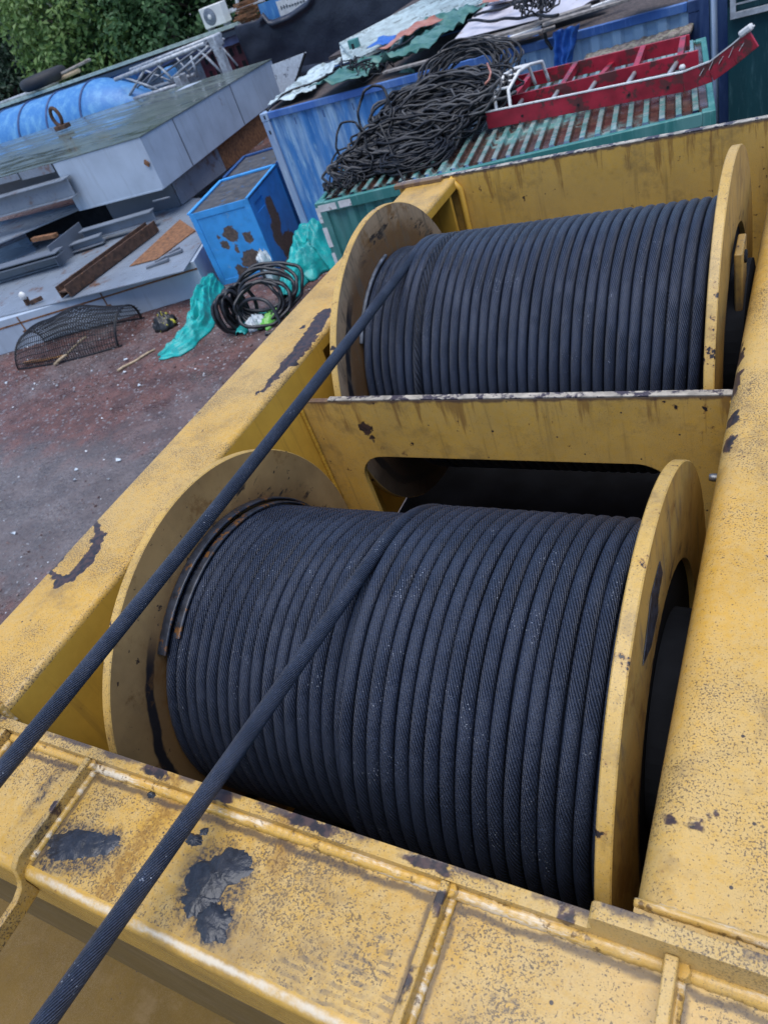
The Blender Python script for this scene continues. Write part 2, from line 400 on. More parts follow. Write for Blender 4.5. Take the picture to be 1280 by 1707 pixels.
# ================================================================== the winch frame
TOP = 3.6
frame = thing('winch_machine', (-.8, 1.6, 2.4), 'worn yellow steel winch frame holding the two rope drums', 'winch frame')
# left beam: top plate, outer web, inner web that stops short of the far drum
mb = MB(); mb.box(-1.655, -1.414, .322, 3.085, 2.45, TOP)
left = MB()
def beam_left():
    b = MB()
    r = .016
    # cross-section swept along Y: inner web ends at y=1.76, open box beyond
    def ring(y0, y1, inner):
        prof = [(-1.655, 2.45), (-1.655, TOP - r)]
        prof += [(-1.655 + r - r * math.cos(a), TOP - r + r * math.sin(a)) for a in [R(k * 15) for k in range(1, 7)]]
        prof += [(-1.414 - r + r * math.sin(a), TOP - r + r * math.cos(a)) for a in [R(k * 15) for k in range(0, 7)]]
        prof += [(-1.414, 2.45 if inner else 3.555)]
        for i in range(len(prof) - 1):
            a, c = prof[i], prof[i + 1]
            flat = i == 7 or True
            topish = min(a[1], c[1]) > TOP - r - 1e-6
            n = 6
            for k in range(n):
                ya = y0 + (y1 - y0) * k / n; yb = y0 + (y1 - y0) * (k + 1) / n
                b.quad((a[0], ya, a[1]), (c[0], ya, c[1]), (c[0], yb, c[1]), (a[0], yb, a[1]), m=0 if topish else 1, sm=False)
    ring(.322, 1.765, True); ring(1.765, 3.095, False)
    b.box(-1.640, -1.432, 1.75, 3.085, 3.55, 3.554, m=1)          # underside of the top plate in the open part
    b.box(-1.432, -1.4135, 1.7655, 1.772, 2.45, 3.554, m=1)       # cut edge of the inner web
    b.box(-1.64, -1.42, 3.0, 3.02, 2.45, 3.55, m=1)
    b.quad((-1.655, .322, 2.45), (-1.414, .322, 2.45), (-1.414, .322, TOP - .002), (-1.655, .322, TOP - .002), m=1)
    return b
o = beam_left().build('side_beam', [M['y_top'], M['y_side']], frame, fix=False)
bm = bmesh.new(); bm.from_mesh(o.data); bmesh.ops.remove_doubles(bm, verts=bm.verts, dist=1e-5); bmesh.ops.recalc_face_normals(bm, faces=bm.faces)
bm.to_mesh(o.data); bm.free()
for p in o.data.polygons: p.use_smooth = True
o.data.set_sharp_from_angle(angle=R(35))
# right beam with its wide rounded shoulder
b = MB(); r = .05
prof = [(-.153, 2.45), (-.153, TOP - r)] + [(-.153 + r - r * math.cos(R(k * 9)), TOP - r + r * math.sin(R(k * 9))) for k in range(1, 11)] + [(.9, TOP), (.9, 2.45)]
for i in range(len(prof) - 1):
    a, c = prof[i], prof[i + 1]; n = 10
    for k in range(n):
        ya = .354 + (3.10 - .354) * k / n; yb = .354 + (3.10 - .354) * (k + 1) / n
        b.quad((a[0], ya, a[1]), (c[0], ya, c[1]), (c[0], yb, c[1]), (a[0], yb, a[1]), m=0 if min(a[1], c[1]) > TOP - r * .98 else 1)
b.face([len(b.v) + i for i in range(len(prof))], 1); b.v += [Vector((p[0], .354, p[1])) for p in prof]
o = b.build('side_beam', [M['y_top'], M['y_side']], frame, fix=False)
bm = bmesh.new(); bm.from_mesh(o.data); bmesh.ops.remove_doubles(bm, verts=bm.verts, dist=1e-5); bmesh.ops.recalc_face_normals(bm, faces=bm.faces); bm.to_mesh(o.data); bm.free()
for p in o.data.polygons: p.use_smooth = True
o.data.set_sharp_from_angle(angle=R(35))
# divider plate with the long slot, back plate
def yplate(y0, t):
    return lambda a, b_, q: (a, y0 + q, b_)
plate2d('divider_plate', [(-1.414, 2.45), (-.154, 2.45), (-.154, 3.503), (-1.414, 3.503)], [rrect(-1.275, -.30, 2.62, 3.284, .10, 10)], .02, yplate(1.555, .02), M['y_cross'], frame, .003)
b = MB(); b.box(-1.69, 1.6, 3.099, 3.126, 3.6075, 3.611); b.build('worn_top_edge', M['worn'], frame)
b = MB(); b.box(-1.30, -.156, 1.5545, 1.5755, 3.5035, 3.507); b.build('worn_top_edge', M['worn'], frame)
b = MB(); b.box(-1.70, 1.6, 3.10, 3.125, 2.3, 3.607); b.box(-1.705, -1.47, 3.062, 3.0995, 3.598, 3.618)
b.build('back_plate', M['y_cross'], frame, bevel=.004)
b = MB(); b.tube([(-1.44, 3.088, 3.6), (-1.40, 3.085, 3.55), (-1.405, 3.092, 3.2), (-1.41, 3.092, 2.6)], .014, 8); b.build('weld_seam', M['y_side'], frame)
# inside floor and the lower deck in front
b = MB(); b.box(-1.655, .8, .30, 3.1, 2.40, 2.445); b.build('floor_plate', M['black_steel'], frame)  # black matte floor, the shade of the well put into its colour
# front cross plate with a rolled nose
b = MB(); zt = 3.572; rn = .020; y0 = .092
prof = [(.300, zt), (y0 + rn, zt)] + [(y0 + rn - rn * math.sin(R(k * 10)), zt - rn + rn * math.cos(R(k * 10))) for k in range(1, 10)] + [(y0, 3.36), (y0 + .012, 3.36), (y0 + .012, 3.5), (.300, 3.5)]
xs = [-2.1 + i * .1 for i in range(32)]
for i in range(len(prof) - 1):
    a, c = prof[i], prof[i + 1]
    for k in range(len(xs) - 1):
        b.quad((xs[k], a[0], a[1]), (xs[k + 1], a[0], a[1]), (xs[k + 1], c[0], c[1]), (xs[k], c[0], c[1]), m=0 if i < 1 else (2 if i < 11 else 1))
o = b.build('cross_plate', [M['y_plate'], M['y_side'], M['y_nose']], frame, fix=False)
bm = bmesh.new(); bm.from_mesh(o.data); bmesh.ops.remove_doubles(bm, verts=bm.verts, dist=1e-5); bmesh.ops.recalc_face_normals(bm, faces=bm.faces); bm.to_mesh(o.data); bm.free()
for p in o.data.polygons: p.use_smooth = True
o.data.set_sharp_from_angle(angle=R(35))
# upright plate behind it, raised at both ends
rc = .012
outl = [(-2.1, 2.45), (1.0, 2.45), (1.0, 3.643), (-.192 + rc, 3.643)] + [(-.192 + rc - rc * math.sin(R(k)), 3.643 - rc + rc * math.cos(R(k))) for k in (22, 45, 67, 90)] + \
       [(-.192, 3.606), (-.198, 3.600), (-1.39, 3.600), (-1.396, 3.606), (-1.396, 3.625), (-1.405, 3.638), (-1.42, 3.643), (-2.1, 3.643)]
plate2d('upright_plate', outl, [], .021, yplate(.3005, .021), M['y_plate'], frame, .004)
# ribs over the plate, each with a hooked foot over the nose
def rib(x, w=.013, z1=3.6):
    prof = [(.3, zt - .004), (.3, z1), (.112, z1), (.094, z1 - .012), (.086, z1 - .036), (.076, z1 - .050), (.058, z1 - .058), (-.09, z1 - .062), (-.09, z1 - .095), (.05, z1 - .092), (.0915, z1 - .088), (.0915, zt - .02), (.10, zt - .004)]
    m_ = MB(); m_.prism(prof, lambda p, t: (x - w / 2 + w * t, p[0], p[1]))
    m_.build('stiffener_rib', M['y_plate'], frame, bevel=.002)
for x in (-1.371, -1.1155, -.388): rib(x)
rib(-.098, .015, 3.612)
b = MB(); b.box(-.150, .9, .3218, .3538, 3.30, 3.5925); b.build('filler_plate', M['y_top'], frame)
# weld beads
def weld(pts, r=.008, name='weld_seam', mat='y_weld'):
    P = []
    for a, c in zip(pts[:-1], pts[1:]):
        a = Vector(a); c = Vector(c); n = max(2, int((c - a).length / .004))
        P += [a.lerp(c, i / n) for i in range(n)]
    P.append(Vector(pts[-1]))
    rs = [r * (.92 + .05 * math.sin(i * 1.9) + .16 * (mnoise.noise(p * 35))) for i, p in enumerate(P)]
    m_ = MB(); m_.tube(P, r, 8, rs=rs); m_.build(name, M[mat], frame)
for a, c in ((-2.08, -1.382), (-1.36, -1.126), (-1.105, -.397), (-.379, -.108), (-.088, .9)):
    weld([(a, .2975, zt + .002), (c, .2975, zt + .002)], .0115)
for x, s_ in ((-1.371, 1), (-1.1155, 1), (-1.1155, -1), (-.388, 1), (-.388, -1), (-.098, 1)):
    weld([(x + s_ * .0085, .288, zt + .001), (x + s_ * .0085, .118, zt + .001)], .0075)
for x in (-1.109, -.382, -.088): weld([(x, .294, 3.592), (x + .004, .294, zt)], .010)
weld([(-.15, .3505, 3.590), (-.12, .3505, 3.5955), (.9, .3505, 3.5955)], .0075)
weld([(-1.43, .334, 3.603), (-1.412, .33, 3.56), (-1.412, .33, 3.3)], .012)
weld([(-2.05, .330, 3.606), (-1.43, .334, 3.603)], .014)
weld([(-1.408, 1.548, 3.50), (-1.408, 1.548, 2.6)], .007, mat='y_side')
weld([(-.159, 1.55, 3.49), (-.159, 1.55, 3.3)], .006, mat='y_side')
# bolts on the frame
def bolt(c, axis, r, h, mat='bolt', parent=frame):
    m_ = MB(); a = Vector(axis).normalized(); m_.tube([Vector(c), Vector(c) + a * h * .8, Vector(c) + a * h], r, 6, rs=[r, r, r * .8]); m_.build('bolt', M[mat], parent)
bolt((-.150, 1.30, 3.47), (-1, 0, 0), .009, .03)
bolt((-.175, 3.10, 3.47), (0, -1, 0), .014, .03, 'black_steel')
# crane deck below and in front of the frame
deck = thing('crane_deck', (-1., -.6, 2.2), 'lower yellow crane deck under the front cross plate', 'crane deck')
b = MB(); b.box(-1.30, 1.6, -2.2, .30, 2.16, 2.2); b.box(-3.2, -1.306, -2.2, .30, 2.166, 2.206); b.build('deck_plate', M['y_dim'], deck)
b = MB(); b.box(-3.2, 1.6, .12, .14, 2.2, 3.36); b.build('deck_wall', M['y_dim'], deck)
b = MB(); b.box(-2.0, -1.50, .02, .085, 3.3, 3.5); b.build('dark_gap_block', M['black_steel'], deck)  # black block added where only a dark hole shows
# crane body standing on the ground under the frame
body = thing('crawler_crane', (-.4, 2, 0), 'dark crawler crane body carrying the winch frame', 'crane')
b = MB(); b.box(-1.5, .8, -1.8, 3.0, .9, 2.15); b.build('body', M['black_steel'], body, bevel=.05)
for x0, x1 in ((-1.75, -1.1), (.6, 1.25)):
    b = MB(); prof = [(-2 + .45 * math.cos(R(a)), .45 + .45 * math.sin(R(a))) for a in range(90, 271, 15)] + [(3.2 + .45 * math.cos(R(a)), .45 + .45 * math.sin(R(a))) for a in range(-90, 91, 15)]
    b.prism(prof, lambda p, t: (x0 + (x1 - x0) * t, p[0], p[1])); b.build('track', M['black_steel'], body)

# ================================================================== the drums and their ropes
RF = .53
def drum(loc, xl, xr, face, label, far):
    yc, zc = loc
    d = thing('winch_drum', (0, yc, zc), label, 'winch drum', 'rope drums in the yellow frame')
    def flange(x0, x1, inner_face, outer_face, hole):
        m_ = MB(); bv = .0025; c = (0, yc, zc)
        m_.lathe([(x0, hole), (x0, RF - bv)], c, 'X', 128, m=0 if inner_face == 'L' else 1)
        m_.lathe([(x0, RF - bv), (x0 + bv, RF), (x1 - bv, RF), (x1, RF - bv)], c, 'X', 128, m=2)
        m_.lathe([(x1, RF - bv), (x1, hole)], c, 'X', 128, m=1 if inner_face == 'L' else 0)
        m_.lathe([(x1, hole), (x0, hole)], c, 'X', 64, m=2)
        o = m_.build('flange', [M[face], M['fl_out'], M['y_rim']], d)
        o.data.set_sharp_from_angle(angle=R(30))
    flange(xl - .024, xl, 'R', 'L', .30)
    flange(xr, xr + .025, 'L', 'R', .332)
    m_ = MB(); m_.lathe([(xl + .001, .35), (xr - .001, .35)], (0, yc, zc), 'X', 64); m_.build('barrel', M['black_steel'], d)
    m_ = MB(); m_.lathe([(xr + .012, .0), (xr + .012, .331)], (0, yc, zc), 'X', 48); m_.build('hub', M['black_steel'], d)
    m_ = MB(); m_.lathe([(xl - .10, .0), (xl - .10, .20), (xl - .02, .20)], (0, yc, zc), 'X', 48); m_.build('hub', M['black_steel'], d)
    m_ = MB(); m_.lathe([(xr + .014, .23), (xr + .06, .23), (xr + .066, .2), (xr + .066, 0)], (0, yc, zc), 'X', 48, sm=False); m_.build('gear_case', M['black_steel'], d)
    for k in range(16):
        a = 2 * PI * k / 16 + .1
        bolt((xr + .066, yc + .17 * math.cos(a), zc + .17 * math.sin(a)), (1, 0, 0), .012, .012, 'black_steel', d)
    # anchor straps that hold the rope end against the left flange
    def arc(x, rr, w, a0, a1, nm, mt, th=.010):
        m_ = MB(); m_.lathe([(x - w / 2, rr), (x - w / 2, rr + th * .8), (x - w / 2 + .003, rr + th), (x + w / 2 - .003, rr + th), (x + w / 2, rr + th * .8), (x + w / 2, rr), (x - w / 2, rr)], (0, yc, zc), 'X', 24, a0=R(90 + a0), a1=R(90 + a1))
        m_.build(nm, M[mt], d)
    if not far:
        arc(xl + .013, .396, .026, -70, 42, 'anchor_strap', 'strap', .006)
        arc(xl + .041, .386, .020, -70, 36, 'anchor_strap', 'strap', .006)
        m_ = MB(); xf = xr + .0265
        for poly in ([(.16, .40), (.06, .455), (-.02, .45), (-.03, .41), (.02, .40), (.03, .375), (.10, .37)],):
            n0 = len(m_.v); m_.v += [Vector((xf, yc - p[0], zc + p[1])) for p in poly]; m_.face(range(n0, n0 + len(poly)))
        m_.build('torn_label', M['label'], d, solid=.001)
    else:
        arc(xl + .007, .386, .012, 0, 52, 'filler_strip', 'filler', .010)
        m_ = MB(); m_.bar((xr + .045, yc - .06, zc - .4), (xr + .045, yc - .10, zc + .345), .02, .11, up=(0, 1, 0)); m_.build('brake_arm', M['fl_out'], d, bevel=.004)
        bolt((xr + .02, yc - .10, zc + .31), (-1, 0, 0), .017, .012, 'black_steel', d); bolt((xr + .05, yc - .10, zc + .31), (1, 0, 0), .017, .012, 'black_steel', d)
    return d
drum((.862, 3.193), -1.254, -.229, 'fl_near', 'nearer yellow winch drum, its tan left flange marked by a black grease arc', False)
drum((2.105, 3.317), -1.281, -.229, 'fl_far', 'farther yellow winch drum, its left flange soiled brown and grey, lower half shaded', True)

PITCH = .0309; RR = .0152; RW = .0142
def rope(yc, zc, xl, xr, th_deg, xt, run, label, worn=None):
    t = thing('wire_rope', (0, yc, zc), label, 'wire rope', 'greased wire ropes on the drums')
    # lower layer
    n0 = int((xr - xl - .004) / PITCH)
    def helix(x0, turns, rad, a0, dirn, seg=56):
        P = []
        for k in range(int(turns * seg) + 1):
            f = k / seg; a = a0 + 2 * PI * f * 1.0
            fr = f - math.floor(f)
            # parallel lay: the rope steps sideways only in the crossover zone
            xs_ = math.floor(f) + (0 if fr < .45 else (1 if fr > .75 else (3 * ((fr - .45) / .3) ** 2 - 2 * ((fr - .45) / .3) ** 3)))
            jr = .0016 * mnoise.noise(Vector((f * .9 + x0 * 9, math.sin(a) * 1.2, math.cos(a) * 1.2))); jx = .0020 * mnoise.noise(Vector((f * .7, math.sin(a) * 1.5 + 5, math.cos(a) * 1.5)))
            P.append((x0 + dirn * xs_ * PITCH + jx, yc + (rad + jr) * math.sin(a), zc + (rad + jr) * math.cos(a)))
        return P
    lo = .368; up = .3945
    nl = n0 - 0.02
    m_ = MB(); m_.tube(helix(xl + RR + .004, nl, lo, R(-100), 1), RW, 12); m_.build('lower_wraps', M['rope'], t)
    th = R(th_deg)
    DT = R(50); sl = math.hypot(run[1][1] - run[0][1], run[1][2] - run[0][2]); kx = (run[1][0] - run[0][0]) / sl * up
    xw = xt - kx * DT / 2
    lead = []
    for k in range(17):
        q = DT * (1 - k / 16); lead.append((xt - kx * (q - q * q / (2 * DT)), yc + up * math.sin(th + q), zc + up * math.cos(th + q)))
    run = lead[:-1] + list(run)
    nt = int((xr - RR - .002 - xw) / PITCH + .35)
    P = helix(xw, nt, up, th + DT, 1)
    if worn is None:
        m_ = MB(); m_.tube(P, RW, 12); m_.build('upper_wraps', M['rope'], t)
    else:
        i0, i1 = int(worn * 56 + 8), int((worn + 1) * 56 + 8)
        m_ = MB(); m_.tube(P[:i0 + 1], RW, 12, caps=False); m_.tube(P[i1:], RW, 12, caps=False); m_.build('upper_wraps', M['rope'], t)
        m_ = MB(); W_ = [Vector(p) for p in P[i0 - 1:i1 + 2]]; fine = []
        for p, q in zip(W_[:-1], W_[1:]): fine += [p.lerp(q, k / 4) for k in range(4)]
        for k in range(6):
            Q = []; L_ = 0
            for i, p in enumerate(fine):
                if i: L_ += (p - fine[i - 1]).length
                rad_ = Vector((0, p.y - yc, p.z - zc)).normalized(); ang = 2 * PI * k / 6 - 2 * PI * L_ / .15
                Q.append(p + (rad_ * math.cos(ang) + Vector((1, 0, 0)) * math.sin(ang)) * .0110)
            m_.tube(Q, .0048, 7)
        m_.build('opened_wrap', M['rope_worn'], t, label='rope wrap with its strands opened and coarse')
    m_ = MB(); m_.tube(run, RR, 16); m_.build('running_line', M['rope_run'], t)
# near drum: the line leaves over the top
th = R(5); ys, zs = .862 + .3945 * math.sin(th), 3.193 + .3945 * math.cos(th)
run2 = [(-.776 - .0318 * q, ys - q, zs + math.tan(th) * q) for q in [.04 * i for i in range(100)]]
rope(.862, 3.193, -1.254, -.229, 5, run2[0][0], run2, 'rope on the nearer drum, its line crossing the front plate past the black grease lump')
th = R(0); ys, zs = 2.105, 3.317 + .3945
run1 = [(-1.153 + .034 * q, ys - q, zs + .012 * q * q) for q in [.04 * i for i in range(130)]]
rope(2.105, 3.317, -1.281, -.229, 0, run1[0][0], run1, 'rope on the farther drum, its long line passing over the nearer drum', worn=2)

# ================================================================== grease lumps on the front plate
def lump(cx, cy, rx, ry, h, seed, label, rot=0, ridge=1.):
    m_ = MB(); n = 72; rg = 22
    zt_ = zt - .001
    idx = []
    for i in range(rg + 1):
        q = i / rg
        for k in range(n):
            a = 2 * PI * k / n
            e = 1 + .32 * mnoise.noise(Vector((math.cos(a) * 1.7 + seed, math.sin(a) * 1.7, seed * 2.1))) + .22 * mnoise.noise(Vector((math.cos(a) * 4.5, math.sin(a) * 4.5, seed))) + .12 * mnoise.noise(Vector((math.cos(a) * 11, math.sin(a) * 11, seed)))
            x, y = rx * q * e * math.cos(a), ry * q * e * math.sin(a)
            xr_ = x * math.cos(rot) - y * math.sin(rot); yr_ = x * math.sin(rot) + y * math.cos(rot)
            z = h * (1 - q ** 2.6) * (.7 + .45 * abs(mnoise.noise(Vector((xr_ * 30 + yr_ * 45 + seed, yr_ * 20 - xr_ * 14, seed)))) * ridge + .5 * mnoise.noise(Vector((xr_ * 16, yr_ * 16, seed + 5))))
            m_.v.append(Vector((cx + xr_, cy + yr_, zt_ + max(0, z) - (.001 if i == rg else 0) + .0012 * (1 - q))))
    for i in range(rg):
        for k in range(n):
            k2 = (k + 1) % n; m_.face((i * n + k, i * n + k2, (i + 1) * n + k2, (i + 1) * n + k), 0, None, True)
    o = m_.build('grease_lump', M['grease']); tag(o, label, 'grease', 'black grease lumps on the front plate')
lump(-.748, .207, .056, .036, .009, 1.3, 'largest black grease lump, middle of the front plate beside the rope', R(35))
lump(-.757, .166, .034, .024, .007, 2.7, 'small lumpy black grease between the two bigger patches on the plate', R(10))
lump(-.712, .147, .034, .026, .007, 4.1, 'black grease patch nearest the rounded front edge, right of the rope', R(-30))
lump(-1.038, .164, .072, .028, .005, 5.9, 'wide black grease smear in the corner beside the left rib', R(20))
lump(-.978, .187, .028, .018, .003, 7.7, 'thin black grease spot right of the corner smear', R(40))
lump(-.822, .240, .016, .012, .006, 8.8, 'round black grease dab just above the biggest lump', 0)
lump(-.813, .258, .010, .008, .004, 9.4, 'tiny black grease dab under the near rope', 0)
lump(-.955, .283, .010, .007, .007, 10.4, 'grey grease crumb stuck on the weld between rib and rope', 0)
# ================================================================== materials of the yard
def steel(name, col, rust=.0, rough=(.28, .5)):
    s = NT(name)
    c = s.mix(s.step(s.noise(1.4, 4), .3, .7), col, tuple(x * .82 for x in col))
    if rust:
        c = s.mix(s.m('MULTIPLY', s.step(s.noise(1.7, 7, rough=.72), .66 - rust * .12, .76 - rust * .1), .85), c, (.13, .055, .022))
    c = s.mix(s.m('MULTIPLY', s.step(s.noise(1, 5, vec=s.scalev(s.pos(), (9, 9, .8))), .52, .75), .25), c, (.12, .11, .10))
    return s.out(c, s.rng(s.noise(3, 4), *rough), 0, s.bump(s.noise(14, 3), .06, .01), .45)
M['steel'] = steel('grey_primed_steel', (.42, .49, .57), .22)
M['steel_r'] = steel('grey_steel_rusting', (.215, .25, .295), .9, (.15, .45))
M['steel_m'] = steel('shaded_grey_steel', (.19, .22, .26), .5)  # darker pile steel, the shade between the beams put into its colour
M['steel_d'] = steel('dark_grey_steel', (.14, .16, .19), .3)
M['rust'] = simple('rusty_steel', (.075, .038, .022), .8, .45, 9, grime=(.17, .08, .035), gscale=12, bump=.4)
M['rust_bright'] = simple('orange_brown_rust', (.19, .085, .035), .85, .4, 14, grime=(.08, .04, .025), gscale=9)
def wet_top():
    s = NT('wet_grey_sheet')
    p = s.scalev(s.pos(), (.5, 4.2, 1))
    a = s.noise(1.1, 5, vec=p, rough=.62, dist=.4)
    wet = s.step(a, .50, .56)
    c = s.mix(s.step(s.noise(1.6, 4), .3, .7), (.075, .095, .085), (.12, .145, .13))
    c = s.mix(s.m('MULTIPLY', wet, .4), c, (.10, .12, .12))
    n = s.bump(s.noise(5, 4), .10, .02)
    return s.out(c, s.mix(wet, (.26, .26, .26), (.04, .04, .04)), 0, n, s.rng(wet, .35, .6))
M['wet'] = wet_top()
def corr(name, base, old, rustamt, oldth=.5, xgrad=None, dark=None):
    s = NT(name)
    st = s.noise(1, 5, vec=s.scalev(s.pos(), (3.6, 3.6, .55)), rough=.65)
    f = s.step(st, oldth - .1, oldth + .14)
    if xgrad:
        x = s.sep(s.pos())[0]; f = s.m('MULTIPLY', s.step(s.m('ADD', st, s.m('MULTIPLY', s.step(x, xgrad[1], xgrad[0]), .28)), oldth - .06, oldth + .18), .95)
    c = s.mix(f, base, old)
    fine = s.step(s.noise(1, 5, vec=s.scalev(s.pos(), (22, 22, 2.5)), rough=.7), .55, .7)
    c = s.mix(s.m('MULTIPLY', fine, .45), c, tuple(min(.8, x * 1.7 + .05) for x in old))
    if rustamt: c = s.mix(s.step(s.noise(3.4, 7, rough=.72), .75 - rustamt * .2, .79 - rustamt * .2), c, dark or (.055, .035, .025))
    return s.out(c, s.rng(s.noise(8, 3), .3, .6), 0, s.bump(s.noise(30, 3), .1, .01), .4)
M['blue_cont'] = corr('weathered_blue_paint', (.05, .20, .47), (.30, .46, .62), .2, .48, (-4.4, -5.6))
M['blue_rail'] = corr('blue_rail_paint', (.05, .14, .40), (.10, .20, .42), .25, .56)
M['navy'] = corr('navy_post_paint', (.018, .045, .14), (.05, .09, .20), .4, .5)
M['pale_post'] = corr('pale_blue_post', (.22, .32, .48), (.34, .42, .52), .25, .5)
M['teal_cont'] = corr('teal_container_paint', (.035, .17, .155), (.10, .25, .23), .45, .54)
M['dkgreen'] = corr('dark_green_sheet', (.008, .045, .055), (.012, .06, .07), .0, .55)
def roofmat():
    s = NT('rusted_teal_roof')
    z = s.sep(s.pos())[2]
    n = s.noise(4.5, 7, rough=.72); n2 = s.noise(1.3, 4)
    bare = s.step(s.m('ADD', s.m('MULTIPLY', n, .6), s.m('MULTIPLY', n2, .55)), .50, .58)
    high = s.step(s.m('ADD', z, s.m('MULTIPLY', s.m('SUBTRACT', s.noise(6, 4), .5), .02)), 2.602, 2.616)                 # paint survives on the raised ribs
    bare = s.m('MAXIMUM', s.m('MULTIPLY', bare, s.m('SUBTRACT', 1, s.m('MULTIPLY', high, .7))), s.m('MULTIPLY', s.m('SUBTRACT', 1, high), s.step(n2, .36, .46)))
    c = s.mix(bare, s.mix(s.step(s.noise(9, 5, rough=.7), .42, .6), (.08, .22, .20), (.27, .35, .33)), s.mix(s.step(s.noise(13, 5), .4, .65), (.042, .024, .018), (.085, .045, .032)))
    return s.out(c, s.mix(s.step(s.noise(2.5, 3), .42, .6), (.12,) * 3, (.45,) * 3), 0, s.bump(s.noise(40, 4), .2, .01), .5)
M['teal_roof'] = roofmat()
def cabinet(name, base, rustpts, amp=.06, base2=None):
    s = NT(name)
    c = s.mix(s.step(s.noise(5, 5), .35, .7), base, tuple(x * .8 for x in base))
    c = s.mix(s.m('MULTIPLY', s.step(s.noise(9, 6, rough=.7), .60, .68), .5), c, base2 or (.25, .35, .45))
    k = s.chips(rustpts, amp * 2.2, 7, .008)
    c = s.mix(k, c, s.mix(s.step(s.noise(20, 4), .4, .6), (.085, .06, .05), (.14, .095, .075)))
    return s.out(c, .42, 0, s.bump(s.m('ADD', s.noise(30, 3), s.m('MULTIPLY', k, -1)), .12, .01), .4)
M['red'] = simple('red_paint', (.30, .012, .028), (.3, .5), .3, 5, grime=(.10, .025, .025), gscale=6, gth=.52)
M['white'] = simple('chalky_white_paint', (.60, .60, .58), .55, .15, 9, grime=(.30, .28, .25), gscale=9, gth=.58)
M['alu'] = simple('dull_aluminium', (.40, .42, .43), .4, .2, 12, .4)
M['galv'] = simple('galvanised_bar', (.36, .38, .40), .5, .3, 9, .2, grime=(.16, .10, .07), gscale=6, gth=.60)
M['cable'] = simple('black_cable', (.009, .010, .013), (.4, .6), .4, 9, grime=(.045, .042, .04), gscale=5, gth=.58, spec=.35)
M['cable_g'] = simple('dusty_grey_cable', (.05, .05, .052), .6, .35, 9)
M['hose'] = simple('black_rubber_hose', (.012, .013, .016), (.3, .5), .3, 6)
M['tyre'] = simple('tyre_rubber', (.012, .013, .016), .7, .3, 12)
def cloth(name, a, b_, rough=.45, scale=7, trans=0, spec=.4):
    s = NT(name)
    c = s.mix(s.step(s.noise(scale, 4), .35, .65), a, b_)
    w = s.noise(9, 5, rough=.6, dist=1.2)
    return s.out(c, rough, 0, s.bump(w, .5, .03), spec)
M['teal_tarp'] = cloth('teal_tarpaulin', (.012, .36, .33), (.02, .27, .26), .35)
M['green_tarp'] = cloth('green_net_tarpaulin', (.025, .11, .085), (.09, .20, .165), .4, 5)
M['blue_tarp'] = cloth('blue_tarpaulin', (.02, .09, .36), (.03, .13, .42), .4)
M['orange_tarp'] = cloth('orange_tarpaulin', (.34, .12, .08), (.40, .20, .15), .5)
M['black_tarp_and_shade'] = cloth('black_sheet_and_shade', (.016, .020, .032), (.022, .027, .042), .42, 2)
M['purple_tarp'] = cloth('lilac_curtain', (.15, .17, .30), (.22, .23, .36), .6, 2)
M['sheet_w'] = simple('white_panel', (.50, .48, .52), (.3, .5), .12, 3, grime=(.33, .28, .25), gscale=2.5, gth=.58)
M['sheet_zn'] = simple('zinc_roof_sheet', (.42, .50, .50), (.3, .5), .2, 5, grime=(.22, .26, .25), gscale=4, gth=.54)
M['timber'] = simple('grey_timber', (.22, .20, .18), .8, .35, 18, grime=(.10, .08, .07), gscale=9, gth=.56, bump=.3)
M['stick'] = simple('bare_stick', (.36, .27, .17), .75, .3, 20)
M['stick_o'] = simple('orange_brown_cane', (.40, .19, .07), .6, .3, 20)
M['peel'] = simple('peeling_white_board', (.52, .56, .58), .7, .12, 14, grime=(.16, .17, .19), gscale=7, gth=.57)
M['rot'] = simple('mossy_rotten_wood', (.20, .17, .15), .9, .5, 22, grime=(.30, .30, .22), gscale=14, gth=.52, bump=.5)
M['pinkwood'] = simple('faded_pink_board', (.25, .19, .20), .8, .25, 8, grime=(.12, .09, .09), gscale=10, gth=.6)
M['maroon'] = simple('maroon_door', (.10, .022, .028), .45, .25, 4)
M['dark'] = simple('dark_void', (.006, .007, .009), .9, .2, 4)
M['eave'] = simple('pale_green_gutter', (.36, .44, .38), .5, .2, 5, grime=(.22, .26, .23), gscale=4, gth=.58)
M['slat'] = simple('weathered_slats', (.24, .24, .25), .8, .35, 6)
M['tank'] = corr('blue_tank_plastic', (.045, .175, .41), (.11, .28, .48), .3, .54)
M['ac'] = simple('ac_casing', (.62, .62, .58), .45, .06, 4)
M['tri'] = simple('yellow_black_bag', (.012, .012, .013), .4, .3, 12, grime=(.50, .44, .03), gscale=7, gth=.56)
M['bagw'] = cloth('white_plastic_bag', (.55, .60, .62), (.40, .47, .52), .35, 14)
M['bagg'] = cloth('green_plastic_bag', (.12, .42, .06), (.25, .50, .15), .35, 14)
M['moss'] = simple('grit_on_roof', (.06, .045, .04), .8, .5, 30)

